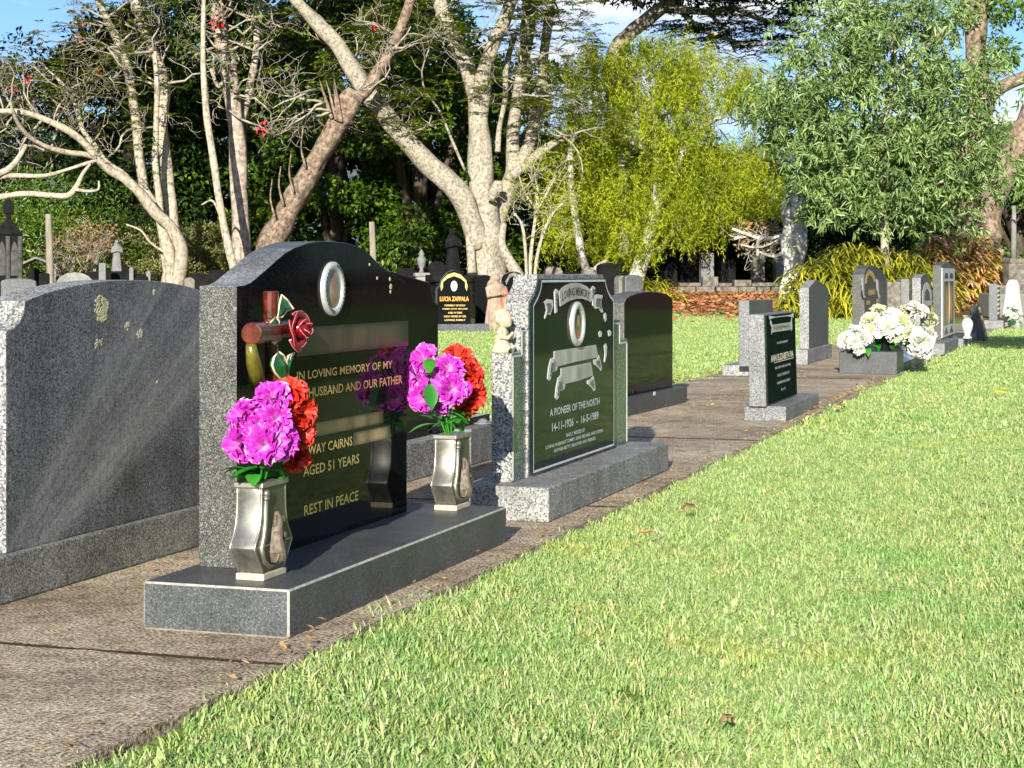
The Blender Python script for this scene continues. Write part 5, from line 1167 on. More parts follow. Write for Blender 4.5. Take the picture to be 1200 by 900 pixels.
for cx, cy, rx, ry, n in ((700,105,48,50,230),(765,85,62,42,260),(830,95,60,32,190),(680,185,48,50,220),(735,180,60,60,340),(800,180,46,50,260),(855,190,42,30,120),(880,220,42,34,190),(830,235,52,38,220),(700,250,52,50,300),(745,262,42,44,260),(655,240,28,60,120),(790,140,45,45,190),(885,105,44,26,130),(690,75,30,26,90),(900,160,26,50,70),(650,110,22,40,60),(780,60,60,22,110),(800,250,45,34,150)):
    dens(cx, cy, rx, ry, int(n*1.0), .25, .95, Y-2.4, Y+2)
fo.obj('crown', M['lf_willow'], t, g0)
mb = MB(); 
for i in range(70):
    p = wp(rr_.uniform(660,890), rr_.uniform(70,220), Y+rr_.uniform(-1,1)); twigs(mb, p-Vector(g0), (rr_.uniform(-1,1), rr_.uniform(-1,.5), rr_.uniform(-.6,.6)), rr_.uniform(.5,1.0), .016, 1, rr_, None, .4, -.1, 4)
obj('twigs', mb, M['bark_dark'], t)
# ---- slender pale shrub in front of it
Y = 38; g0 = ground_at(625, Y); t = empty('young_tree', g0, 0, 'thin pale-stemmed young tree with sparse foliage right of the big spreading tree', 'tree', GT); mb = MB()
for q in ([(622,350,2.6),(622,300,2.4),(628,250,2.2),(630,225,1.8),(626,200,1.2)], [(618,350,2.2),(616,300,2),(612,265,1.8),(603,250,1.2)], [(627,350,2.6),(628,310,2.3),(636,275,2),(648,250,2),(660,238,1.2)], [(628,250,1.5),(640,228,1.4),(652,205,1)], [(628,245,1.5),(615,225,1.2),(608,205,.9)]): limb(mb, q, Y, g0, rr_.uniform(-.4,.4), 6)
tips = []
for i in range(26):
    p = wp(rr_.uniform(600,660), rr_.uniform(205,300), Y); twigs(mb, p-Vector(g0), (rr_.uniform(-1,1), rr_.uniform(-1,1), rr_.uniform(0,1)), .5, .012, 2, rr_, tips, .3, .3, 4)
obj('stems', mb, M['bark_pale'], t, smooth=True); fo = Foliage()
for p, d in tips:
    if rr_.random() < .8: fo.clump(np.array(p)+np.array(g0), .12, 9, .12, .022)
fo.obj('crown', M['lf_willow'], t, g0)
# ---- umbrella-crowned dark tree, top right
Y = 50; g0 = ground_at(722, Y); t = empty('umbrella_tree', g0, 0, 'tree with one thick grey limb and dark layered feathery canopy at the top right', 'tree', GT); mb = MB()
limb(mb, [(735,340,14),(730,260,12),(728,190,11),(722,120,11),(722,62,10),(735,42,9),(752,28,8.5),(775,10,8),(800,-8,7)], Y, g0, -1)
limb(mb, [(775,10,5),(800,12,4.5),(830,14,4),(860,10,3.5),(890,22,3),(925,30,2)], Y-.8, g0, -1); limb(mb, [(790,0,5),(810,25,3.5),(835,38,3),(865,50,2.5),(900,52,1.5)], Y-.5, g0, -1); limb(mb, [(755,8,4),(740,-2,3.5),(725,-10,3)], Y-.3, g0, 0)
limb(mb, [(830,14,3),(848,35,2.5),(862,60,2)], Y-1, g0, 0, 6)
obj('trunk', mb, M['bark_grey'], t, smooth=True); fo = Foliage()
for i in range(240):
    x, y = rng.uniform(775, 945), rng.uniform(-30, 62); k = (y-8)-(x-765)*.28
    if k > 22 or (y > 45 and x < 800): continue
    p = wp(x, y, Y+rng.uniform(-3.5,1.5)); a = rng.uniform(0, 6.28)
    for j in range(3): fo.feather(p, (math.cos(a+j*.8), math.sin(a+j*.8), .05), rng.uniform(.5,.8), 26, .15, .05)
for i in range(50):
    x, y = rng.uniform(800, 905), rng.uniform(38, 70); p = wp(x, y, Y+rng.uniform(-2,1)); a = rng.uniform(0, 6.28); fo.feather(p, (math.cos(a), math.sin(a), .05), .6, 26, .15, .05)
for i in range(60): fo.clump((rng.uniform(3, 10), rng.uniform(44, 53), rng.uniform(8.6, 10.5)), (1.1,1.1,.4), 200, .22, .08, .8, .1)
fo.obj('crown', M['lf_dark'], t, g0)
# ---- leafy gum sapling
Y = 37; g0 = ground_at(1037, Y); t = empty('gum_tree', g0, 0, 'bushy grey-green gum tree with drooping long leaves at the right', 'tree', GT); mb = MB()
limb(mb, [(1037,345,5),(1037,300,4.8),(1035,250,4.5),(1034,200,4.5),(1036,150,4),(1045,90,3.5),(1050,20,3)], Y, g0)
for q in ([(1034,230,3),(1000,200,2.5),(960,180,2),(925,165,1.5)], [(1035,200,3),(1075,170,2.5),(1110,150,2),(1150,130,1.5)], [(1036,150,3),(1005,110,2.5),(970,80,2),(945,60,1.5)], [(1045,90,2.5),(1080,60,2),(1110,30,1.5)], [(1036,240,2.5),(1080,225,2),(1120,205,1.6),(1150,200,1)], [(1040,120,2.5),(1010,60,2),(1000,10,1.5)]): limb(mb, q, Y, g0, rr_.uniform(-1.2,.6), 6)
obj('trunk', mb, M['bark_pale'], t, smooth=True); fo = Foliage()
def gum(cx, cy, rx, ry, n, k=40):
    for i in range(int(n*.92)):
        a = rng.uniform(0, 6.283); q = math.sqrt(rng.uniform(0, 1)); x, y = cx+rx*q*math.cos(a), cy+ry*q*math.sin(a)
        c = np.array(wp(x, y, Y+rng.uniform(-1.6, 1.4))); m_ = k; D = rng.normal(0, .62, (m_, 3))+np.array([0, -.15, -.55])
        C = c+np.repeat(rng.normal(0, .24, (m_//8, 3)), 8, 0)+rng.normal(0, .035, (m_, 3)); Nn = rng.normal(0, .7, (m_, 3))+np.array([0, -.9, .3])
        fo.add(*leaves(C, D, Nn, rng.uniform(.11, .25, m_), rng.uniform(.026, .05, m_), .12, .22))
for q in ((1040,40,85,45,85),(960,90,60,55,75),(1040,120,90,60,120),(940,140,50,40,55),(1000,190,85,45,100),(1090,180,70,50,95),(1060,235,60,30,60),(975,225,45,28,38),(1120,230,40,30,40),(1130,140,45,50,50),(1000,20,60,30,40),(1090,10,50,25,35),(1160,75,16,14,10),(1165,195,22,25,14),(905,130,22,24,14),(1110,90,40,30,25)): gum(*q)
fo.obj('crown', M['lf_gum'], t, g0)
# ---- big old tree at the right edge
Y = 44; g0 = ground_at(1150, Y); t = empty('old_tree', g0, 0, 'big dark-barked old tree at the right edge with a limb reaching out right', 'tree', GT); mb = MB()
limb(mb, [(1142,372,34),(1145,340,24),(1148,310,18),(1155,270,16),(1163,235,16),(1175,205,16),(1190,175,15.5),(1210,140,15),(1235,90,14)], Y-.3, g0, 0, 14, .4)
limb(mb, [(1143,310,14),(1134,270,13),(1130,230,13),(1133,195,13),(1141,160,13.5),(1150,122,14.5),(1146,90,12),(1143,60,12),(1144,30,13),(1140,8,15),(1128,-30,11)], Y+.3, g0, .6, 14, .3)
limb(mb, [(1142,12,10),(1155,-5,9),(1170,-30,8)], Y+.8, g0, 0, 10); limb(mb, [(1150,118,9),(1163,108,8.5),(1178,100,8),(1195,92,7.5),(1215,82,7)], Y+.5, g0, -.5, 12)
for x, dx in ((1125,-16),(1140,-6),(1158,10)): limb(mb, [(1146,312,8),(x,335,8),(x+dx,352,9)], Y-.8, g0, -.6, 8)
limb(mb, [(1164,338,4),(1168,310,4.5),(1174,292,4)], Y-1, g0, 0, 8)
obj('trunk', mb, M['bark_brown'], t, smooth=True); fo = Foliage()
for cx, cy, rx, ry, n in ((1185,165,20,12,6),(1172,62,14,10,5),(1190,15,20,16,5),(1205,190,20,30,10),(1150,5,20,10,5)):
    for i in range(n): fo.clump(wp(cx+rng.uniform(-rx,rx), cy+rng.uniform(-ry,ry), Y+rng.uniform(0,2)), .35, 90, .18, .07)
for i in range(70): fo.clump((rng.uniform(9, 20), rng.uniform(43, 52), rng.uniform(9.2, 12.5)), (1.2,1.2,.6), 220, .24, .1)
fo.obj('crown', M['lf_mid'], t, g0)
# greenery behind, right half
for i, (px, Yq, rx, z0, z1, mt, lab) in enumerate(((700,54,2.0,.2,5.2,'lf_dark','dark tree close behind the left side of the weeping tree'),(785,53,2.0,.2,5.0,'lf_dark','dark tree close behind the middle of the weeping tree'),(855,53,1.6,.2,3.6,'lf_dark','dark tree close behind the right side of the weeping tree'),(1000,50,2.2,.3,4.6,'lf_dark','dark tree close behind the gum tree'),(665,58,2.6,.3,5.0,'lf_mid','green tree filling in behind the weeping tree on its left'),(760,60,2.8,.3,4.6,'lf_dark','dark green tree behind the middle of the weeping tree'),(860,57,2.2,.4,3.9,'lf_mid','green tree behind the tangle of fallen branches'),(905,60,2.2,.4,4.4,'lf_dark','dark tree behind the bleached dead trunk'),(985,62,2.8,.4,5.2,'lf_dark','dark tree behind the yellow strap-leaved bushes'),(1080,60,2.8,.4,5.6,'lf_dark','dark tree behind the gum tree on its right'),(1190,58,2.6,.5,5.0,'lf_mid','green tree behind the stone cross at the right edge'))):
    dense_tree('evergreen_tree', lab, px, Yq, rx, z0, z1, M[mt], 44, 280, .2, .09)
# trees beyond the right edge of the picture, mirrored in the polished stones
src = dense_tree('evergreen_tree', 'dense dark tree standing beyond the right edge of the lawn', 1450, 52, 4.2, .3, 9.5, M['lf_dark'], 90, 230, .3, .15)
for i, (x, y, k, lab) in enumerate(((30,50,1.1,'taller dense tree farther out beyond the right edge of the lawn'),(38,42,.95,'dense tree at the far right side of the lawn'),(43,33,1.05,'nearest dense tree at the right side of the lawn'),(46,22,1.15,'large dense tree off to the right of the lawn'))):
    c = src.copy(); COL.objects.link(c); c.location = (x, y, gz(x, y)-.05); c.scale = (k, k, k); c.rotation_euler = (0, 0, i*1.3); c['label'] = lab
    for ch in src.children: d = ch.copy(); COL.objects.link(d); d.parent = c
# ---- strap-leaved bushes and ti plants
def straps(name, label, px, Y, w_, h, n, mat, L=(.4,.8), group='strap-leaved bushes at the back', wd=.045):
    g = ground_at(px, Y); t = empty(name, g, 0, label, 'shrub', group); mb = MB(); vs, fs = [], []
    r_ = random.Random(int(px))
    for i in range(n):
        hx = r_.uniform(-1, 1); p = Vector((hx*w_, r_.uniform(-.6,.6)*w_*.6, h*r_.uniform(.05, 1)*math.sqrt(max(.05, 1-hx*hx*.8)))); a = r_.uniform(0, 6.283); d = Vector((math.cos(a), math.sin(a)-.3, r_.uniform(.3, 1.3))).normalized()
        ln = r_.uniform(*L); sd = d.cross(Vector((0,0,1))).normalized(); b0 = len(vs)
        for k, wk in enumerate((.6, 1, .8, .05)):
            q = k/3; c = p+d*ln*q-Vector((0,0,1))*ln*.75*q*q; vs += [c-sd*wd*wk/2, c+sd*wd*wk/2]
        fs += [(b0,b0+1,b0+3,b0+2),(b0+2,b0+3,b0+5,b0+4),(b0+4,b0+5,b0+7,b0+6)]
    npmesh('foliage', vs, fs, mat, t); return t
for px, Yq, w_, h, n, lab in ((965,36,.8,1.15,1300,'leftmost yellow-green strap-leaved bush, beside the bleached dead trunk'),(1000,36.6,.85,1.45,1700,'tall yellow-green strap-leaved bush below the gum tree trunk'),(1045,37.5,.85,1.35,1500,'yellow-green strap-leaved bush just right of the gum tree trunk'),(1078,39,.7,1.2,900,'yellow-green strap-leaved bush next to the pink ti plants')):
    straps('strap_leaf_bush', lab, px, Yq, w_, h, n, M['lf_strap'])
straps('strap_leaf_bush', 'small green strap-leaved clump at the edge of the leaf litter', 765, 41, .5, .55, 260, M['lf_strap'])
straps('strap_leaf_bush', 'low sparse strap-leaved clump in front of the yellow bushes', 915, 35.5, .3, .3, 60, M['lf_strap'], (.3,.5))
for px, Yq, w_, h, n, lab in ((1098,39.4,.5,1.6,480,'pink and orange ti plants behind the tall narrow memorial'),(1125,40.4,.65,1.7,560,'orange ti plants against the foot of the old tree'),(1152,41,.45,1.5,340,'pale pink ti plants right of the orange ones')):
    straps('ti_plant', lab, px, Yq, w_, h, n, M['lf_ti'], (.35,.6), 'ti plants by the old tree', .085)
straps('strap_leaf_bush', 'broad yellow-green strap-leaved bush growing under the old tree', 1130, 42.2, .8, 1.7, 420, M['lf_strap'], (.5,.9), wd=.06)
# ---- bleached dead trunk and tangle of dead branches
Y = 41; g0 = ground_at(930, Y); t = empty('dead_trunk', g0, 0, 'bleached pale dead tree trunk with jagged top left of the yellow bushes', 'tree stump'); mb = MB()
limb(mb, [(930,352,13),(929,322,12.5),(931,295,12),(930,265,12.5),(932,245,12.5),(934,230,9),(934,214,4),(935,205,1.5)], Y, g0, 0, 16, .8, 8); limb(mb, [(924,262,5),(921,245,6),(922,234,4),(923,226,1)], Y-.1, g0, 0, 10, .6); limb(mb, [(940,262,4),(943,246,4),(942,238,1)], Y-.05, g0, 0, 8, .6)
obj('trunk', mb, bark('flaking_white_bark', (.05,.045,.04), (.5,.48,.43), (.72,.7,.64), 9, .7, .8), t, smooth=True)
Y = 42.5; g0 = ground_at(888, Y); t = empty('fallen_branches', g0, 0, 'tangle of bleached dead branches lying over the old grave wall', 'dead branches'); mb = MB()
for q in ([(858,268,1.6),(875,274,2),(895,280,2.2),(915,276,1.6),(922,272,1)], [(860,280,1.4),(885,276,1.8),(905,284,2),(920,276,1)], [(888,300,2.2),(888,284,2),(895,278,1.6)], [(890,295,1.5),(905,300,2),(917,296,2),(921,284,1.5)], [(868,287,1),(890,290,1.2),(915,280,1)]): limb(mb, q, Y, g0, rr_.uniform(-.4,.4), 6)
for i in range(24): twigs(mb, wp(rr_.uniform(862,920), rr_.uniform(266,298), Y)-Vector(g0), (rr_.uniform(-1,1), rr_.uniform(-1,1), rr_.uniform(-.3,.3)), .4, .012, 2, rr_, None, .5, 0, 4)
obj('branches', mb, M['bark_white'], t, smooth=True)
fo = Foliage()
for i in range(16): fo.clump(wp(rng.uniform(870,912), rng.uniform(262,292), Y+.2), .16, 16, .12, .07)
fo.obj('dry_leaves', M['lf_dry'], t, g0)
# ---- fallen leaves
n = 10000; X = rng.uniform(2.2, 11, n); Yq = 35.5+rng.beta(1.5, 1.4, n)*12; fo = Foliage()
keep = (X/Yq > (735-600)/2100) & (X/Yq < (955-600)/2100) & (Yq > 36.6+1.0*np.sin(X*.9)+rng.normal(0, .5, n)); n1_ = int(keep.sum())
X2 = rng.uniform(2, 16, 1500); Y2_ = 33+rng.uniform(0, 1, 1500)**.5*12
X = np.concatenate([X[keep], X2]); Yq = np.concatenate([Yq[keep], Y2_]); n = len(X)
C = np.stack([X, Yq, gzv(X, Yq)+rng.uniform(0, .05, n)], 1); a = rng.uniform(0, 6.283, n)
fo.add(*leaves(C, np.stack([np.cos(a), np.sin(a), rng.uniform(-.1, .5, n)], 1), rng.normal(0, .4, (n, 3))+np.array([0, -.4, 1]), rng.uniform(.07, .2, n), rng.uniform(.04, .1, n), .2))
o = fo.obj('leaf_litter', M['lf_litter'], None, (0,0,0)); tag(o, 'red-brown fallen leaves covering the bed under the back trees', 'fallen leaves', kind='stuff')
fo = Foliage(); n = 900; S = rng.uniform(2, 24, n); T = PW+rng.normal(.02, .07, n); keep = rng.uniform(0, 1, n) < .4+.6*np.exp(-((S-9.5)/3)**2)
S = np.concatenate([S, rng.uniform(-1, 12, 420)]); T = np.concatenate([T, np.abs(rng.normal(0, .05, 420))-.03]); keep = np.concatenate([keep, np.ones(420, bool)])
S = np.concatenate([S, rng.uniform(-1, 14, 260)]); T = np.concatenate([T, rng.uniform(.5, 1.0, 260)]); keep = np.concatenate([keep, np.ones(260, bool)])
S, T = S[keep], T[keep]; n = len(S); X = O[0]+S*U[0]+T*V[0]; Yq = O[1]+S*U[1]+T*V[1]; a = rng.uniform(0, 6.283, n)
fo.add(*leaves(np.stack([X, Yq, rng.uniform(.002, .03, n)], 1), np.stack([np.cos(a), np.sin(a), rng.uniform(0, .5, n)], 1), rng.normal(0, .4, (n, 3))+np.array([0, -.4, 1]), rng.uniform(.012, .06, n)*np.where(S < 8, .5, 1), rng.uniform(.006, .024, n)*np.where(S < 8, .5, 1), .2))
o = fo.obj('leaf_debris', M['lf_dry'], None, (0,0,0)); tag(o, 'brown leaf debris strewn along the edges of the concrete path', 'fallen leaves', kind='stuff')
def fallen(px, py, L, W, mat, label, a, lift=.03):
    X, Y = gp(px, py); e = MB(); vs = []
    for i in range(7):
        q = i/6; wv = math.sin(math.pi*min(.97, q*.9+.06))*W/2; x = (q-.5)*L; z = .02*math.sin(q*3.1)+.006*math.sin(q*9)
        vs += [(x, -wv, z+.3*wv), (x, 0, z), (x, wv, z+.3*wv)]
    fs = []
    for i in range(6):
        for j in range(2): k = i*3+j; fs.append((k, k+1, k+4, k+3))
    e.add(vs, fs); o = obj('fallen_leaf', e, mat, None, smooth=True); o.location = (X, Y, lift); o.rotation_euler = (.35, .1, a); s = o.modifiers.new('thick', 'SOLIDIFY'); s.thickness = .0015
    tag(o, label, 'leaf', 'fallen leaves lying on the lawn')
M['leaf_brown'] = plain('dry_brown_leaf', (.22,.1,.045), .7, var=.4); M['leaf_tan'] = plain('dry_tan_leaf', (.36,.16,.06), .7, var=.4); M['leaf_yellow'] = plain('yellow_leaf', (.5,.52,.03), .5, var=.25)
fallen(808, 607, .06, .03, M['leaf_brown'], 'curled brown leaf on the lawn right of the green memorial', .3); fallen(757, 640, .07, .028, M['leaf_tan'], 'tan leaf on the lawn, lower and nearer than the curled brown one', 2.9)
fallen(1173, 466, .12, .06, M['leaf_yellow'], 'bright yellow-green leaf on the lawn near the right edge', .1); fallen(984, 483, .09, .045, M['leaf_tan'], 'tan leaf at the lawn edge beside the small green-faced memorial', .8); fallen(1127, 455, .06, .03, M['leaf_brown'], 'small dark leaf on the lawn left of the yellow-green one', 1.2)
fallen(850, 869, .03, .014, M['leaf_brown'], 'small dry leaf fragment in the nearest grass', .5, .035)
# ---- far hills
xs = np.linspace(-2600, 2600, 120); ys = np.linspace(1500, 2900, 24); GX, GY = np.meshgrid(xs, ys)
hz_ = np.array([[noise.fractal(Vector((x/620, y/620, 3.3)), 1, 2, 5) for x in xs] for y in ys]); prof_ = np.sin(np.clip((GY-1500)/1400, 0, 1)*math.pi)**.7
HZ = -5+prof_*(185+75*hz_); idx = np.arange(GX.size).reshape(GX.shape)
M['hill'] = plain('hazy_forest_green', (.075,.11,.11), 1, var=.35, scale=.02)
struct(npmesh('hills', np.stack([GX.ravel(), GY.ravel(), HZ.ravel()], 1), np.stack([idx[:-1,:-1].ravel(), idx[:-1,1:].ravel(), idx[1:,1:].ravel(), idx[1:,:-1].ravel()], 1), M['hill'], smooth=True))
# a young tree beyond the right edge of the frame: its shadow falls on the lawn inside it
dense_tree('young_tree', 'young leafy tree on the lawn beyond the right edge, shading a patch of grass', 600+5.45*2100/15.5, 15.5, .8, 2.1, 3.3, M['lf_mid'], 16, 200, .14, .06, trunk=True, cr=(.3,.45), tr=.28)
# ------------------------------------------------------------------ graves and statues farther back
M['dark_stone'] = plain('dark_shaded_stone', (.008,.008,.008), .85, spec=.1, var=.5, scale=9, bmp=.3, bdist=.01)  # near-black colour; on the left graves it stands in for their shade
M['old_stone'] = plain('weathered_pale_stone', (.12,.108,.088), .9, var=.75, scale=7, bmp=.4, bdist=.01)
M['grey_stone'] = plain('weathered_grey_stone', (.17,.17,.16), .85, var=.4, scale=6, bmp=.3, bdist=.01)
M['dim_stone'] = plain('shade_dimmed_stone', (.06,.06,.058), .85, spec=.1, var=.5, scale=8)  # pale niche stone darkened in colour to stand in for shade
M['white_stone'] = plain('shade_dimmed_marble', (.14,.14,.136), .8, var=.25, scale=8)  # white marble lowered to grey, the shade at the left put into its colour
M['pink_cloth'] = plain('faded_red_painted_plaster', (.5,.14,.08), .8, var=.35, scale=9)
M['plaster'] = plain('faded_cream_plaster', (.26,.19,.14), .85, var=.4, scale=9, bmp=.3, bdist=.01)
GG = 'old graves across the back lawn'
def spot(px, Y): X = (px-CX)/F*Y; return (X, Y, gz(X, Y)-.02)
def zz(py, Y, g): return CH-(py-HY)/F*Y-g[2]
def arch(w_, h, rise, n=8): return [(-w_/2,0),(-w_/2,h-rise)]+[(-w_/2*math.cos(math.pi*i/n), h-rise+rise*math.sin(math.pi*i/n)) for i in range(1, n)]+[(w_/2,h-rise),(w_/2,0)]
def headstone(px, w_px, ytop, Y, mat, label, rise=.3, rz=.25, base=True, thick=.14, name='headstone', grp=GG):
    g = spot(px, Y); e = empty(name, g, rz, label, 'headstone', grp); w_ = w_px*Y/F; h = zz(ytop, Y, g)
    obj('stone', MB().prism(arch(w_, h, min(rise*w_, h*.45)), -thick/2, thick/2), mat, e, bevel=.012)
    if base: obj('base', MB().box(-w_*.65, w_*.65, -thick*1.2, thick*1.2, 0, min(.2, h*.25)), mat, e, bevel=.012)
    return e, w_, h
def stepped_cross(px, ytop, Y, wpx, mat, label, name='stone_cross', rz=.2):
    g = spot(px, Y); e = empty(name, g, rz, label, 'cross', GG); h = zz(ytop, Y, g); w_ = wpx*Y/F; mb = MB()
    for i in range(3): mb.box(-w_*(.5-.1*i), w_*(.5-.1*i), -w_*(.5-.1*i), w_*(.5-.1*i), h*.1*i, h*.1*(i+1))
    obj('pedestal', mb, mat, e, bevel=.01); a = w_*.09
    mb = MB(); mb.box(-a, a, -a, a, h*.3, h); mb.box(-w_*.3, -a, -a*.9, a*.9, h*.74, h*.74+2*a); mb.box(a, w_*.3, -a*.9, a*.9, h*.74, h*.74+2*a); obj('cross', mb, mat, e, bevel=.01)
def robed(px, ytop, ybot, Y, wpx, mat, label, name='statue', arms=True, rz=0, cloth=None, ped=None, veil=True):
    g = spot(px, Y); X = g[0]; zb_ = CH-(ybot-HY)/F*Y; e = empty(name, (X, Y, zb_), rz, label, 'statue', None); h = (ybot-ytop)*Y/F; w_ = wpx*Y/F
    mb = MB(); n = 26; prof = [(.001,0),(.5,0),(.46,.12),(.4,.35),(.34,.5),(.34,.6),(.42,.74),(.38,.8),(.2,.84),(.14,.87)]
    mb.lathe([(a*w_, b_*h) for a, b_ in prof], n=n, sy=.7)
    mb.v = [(x*(1+.1*math.sin(9*math.atan2(y, x))*(z < h*.7)), y*(1+.1*math.sin(9*math.atan2(y, x))*(z < h*.7)), z) for x, y, z in mb.v]
    mb.ell((0,-w_*.04,h*.925), (w_*.17,w_*.2,h*.078)); mb.ell((0,-w_*.22,h*.915), (w_*.035,w_*.05,h*.018))
    if veil: mb.ell((0,w_*.08,h*.91), (w_*.22,w_*.2,h*.1)); mb.ell((0,w_*.16,h*.78), (w_*.34,w_*.2,h*.14))
    if arms:
        for sg in (-1, 1): mb.tube([(sg*w_*.38,0,h*.76),(sg*w_*.44,-w_*.18,h*.6),(sg*w_*.12,-w_*.42,h*.63)], [w_*.12,w_*.11,w_*.07], 8); mb.ell((sg*w_*.06,-w_*.46,h*.65), (w_*.06,w_*.06,w_*.1))
    b = obj('body', mb, mat, e, remesh=max(.012, h*.012))
    if cloth:
        mb = MB(); mb.tube([(w_*.3,-w_*.12,h*.72),(w_*.34,-w_*.26,h*.5),(w_*.36,-w_*.28,h*.3),(w_*.38,-w_*.26,h*.12)], [w_*.14,w_*.17,w_*.17,w_*.14], 10); obj('cloak', mb, cloth, b, smooth=True)
    return e
def urn_post(px, ytop, Y, wpx, mat, label, top=None):
    g = spot(px, Y); e = empty('urn_monument', g, .2, label, 'monument', GG); h = zz(ytop, Y, g); w_ = wpx*Y/F
    mb = MB(); mb.box(-w_*.5, w_*.5, -w_*.5, w_*.5, 0, h*.2); mb.box(-w_*.36, w_*.36, -w_*.36, w_*.36, h*.2, h*.62); mb.box(-w_*.46, w_*.46, -w_*.46, w_*.46, h*.62, h*.67); obj('pedestal', mb, mat, e, bevel=.01)
    obj('urn', MB().lathe([(.001,0),(.2*w_,0),(.1*w_,.05*h),(.26*w_,.13*h),(.28*w_,.2*h),(.14*w_,.24*h),(.2*w_,.26*h),(.08*w_,.31*h),(.001,.33*h)], (0,0,h*.67)), top or mat, e, smooth=True)
# middle: the gold-lettered black headstone and its neighbours
Y = 28.5; g = spot(531, Y); e = empty('granite_headstone', g, R(12), 'small black headstone with gold banner, oval picture and gold lettering across the lawn', 'headstone', GG); w_ = 40*Y/F; h = zz(316, Y, g); th = .16
pts = [(-w_/2,.14),(-w_/2,h*.7),(-w_*.4,h*.74),(-w_*.36,h*.84),(-w_*.2,h*.95),(0,h),(w_*.2,h*.95),(w_*.36,h*.84),(w_*.4,h*.74),(w_/2,h*.7),(w_/2,.14)]
obj('stone', MB().prism(pts, -th/2, th/2, 0, 1), [M['black'], M['slate_grey']], e, bevel=.008)
obj('base', MB().box(-w_*.62, w_*1.0, -th*1.3, th*1.3, 0, .14), M['slate_grey'], e, bevel=.008)
f_ = -th/2-.003
def fb(nm, pts_, mat, d=.004): obj(nm, MB().prism([(x*w_, z*h) for x, z in pts_], f_-d, f_+.002), mat, e)
fb('gold_banner', [(-.33,.72),(-.33,.8),(-.2,.86),(0,.9),(.2,.86),(.33,.8),(.33,.72),(.38,.66),(.4,.74),(.36,.83),(.2,.92),(0,.955),(-.2,.92),(-.36,.83),(-.4,.74),(-.38,.66)], M['gold'])
obj('portrait_frame', MB().ring((0,f_,h*.74), .055, .085, .014, .01, 20), M['white'], e, smooth=True); obj('portrait', MB().disc((0,f_-.003,h*.74), .043, .072), M['photo_c'], e, smooth=True)
mb = MB(); lettering(mb, 'LUCIA ZAPPALA', -w_*.42, w_*.44, h*.5, h*.575, f_, bold=.035); obj('inscription', mb, plain('orange_gold_letters', (.75,.33,.06), .4, .3), e)
mb = MB()
for i, (tx, a) in enumerate((('FORMERLY OF SICILY',.28),('PASSED AWAY 3RD JUNE',.34),('AGED 74 YEARS',.18),('SADLY MISSED BY HER',.3),('LOVING FAMILY',.28))): lettering(mb, tx, -w_*a, w_*(a+.06), h*(.42-.058*i), h*(.448-.058*i), f_, bold=.03)
obj('inscription', mb, M['gold'], e)
e, w2, h2 = headstone(566, 22, 322, 30.5, M['black'], 'plain black upright headstone tucked behind the gold-lettered one', .3, R(12), thick=.3)
robed(581, 321, 386, 29.5, 28, M['plaster'], 'faded plaster statue of a robed saint with a red cloak beside the small black graves', rz=.5, cloth=M['pink_cloth'])
e, w2, h2 = headstone(601, 26, 318, 31, M['black'], 'black arched headstone with pale banner behind the robed statue', .45, R(14), thick=.16)
obj('banner', MB().prism([(-w2*.36,h2*.76),(-w2*.22,h2*.88),(0,h2*.93),(w2*.22,h2*.88),(w2*.36,h2*.76),(w2*.4,h2*.82),(w2*.22,h2*.95),(0,h2*.985),(-w2*.22,h2*.95),(-w2*.4,h2*.82)], -.09, -.076), M['old_stone'], e); obj('portrait', MB().disc((0,-.075,h2*.72), w2*.12, h2*.1), M['photo_c'], e)
g = spot(533, 34); robed(531, 268, 322, 34, 20, M['dark_stone'], 'dark statue on a pedestal in front of the glossy trees', 'dark_statue', rz=.3)
e = empty('statue_pedestal', g, .2, 'dark stone pedestal carrying the dark statue', 'pedestal', GG); z_ = CH-(322-HY)/F*34-g[2]; mb = MB(); mb.box(-.55,.55,-.5,.5,0,z_*.3); mb.box(-.42,.42,-.4,.4,z_*.3,z_*.85); mb.box(-.5,.5,-.46,.46,z_*.85,z_); obj('block', mb, M['dark_stone'], e, bevel=.02)
urn_post(494, 292, 35, 19, M['grey_stone'], 'small pale urn monument left of the dark statue', M['white_stone'])
for px, wp_, yt, Yq, mt, lab, rs in ((455,26,322,37,'dark_stone','dark headstone just right of the black memorial hump',.2),(474,20,314,39,'dark_stone','dark square-topped headstone left of the pale urn monument',.05),(512,18,306,40,'dark_stone','dark slim headstone between pale urn and dark statue',.3),(648,24,312,40,'old_stone','weathered pale headstone behind the green memorial, left of its top',.4),(668,30,318,38,'dark_stone','dark low headstone peeping over the green memorial',.5),(690,18,313,41,'old_stone','weathered pale headstone right of the dark low one',.3),(712,26,308,42,'dark_stone','dark headstone at the foot of the weeping tree',.2)):
    headstone(px, wp_, yt, Yq, M[mt], lab, rs, .2)
headstone(741, 22, 322, 24, M['slate_grey'], 'grey carved headstone just over the right shoulder of the green memorial', .15, R(18), thick=.12)
headstone(727, 10, 323, 26, M['old_stone'], 'slim weathered carved stone left of the grey carved headstone', .5, R(18), thick=.2)
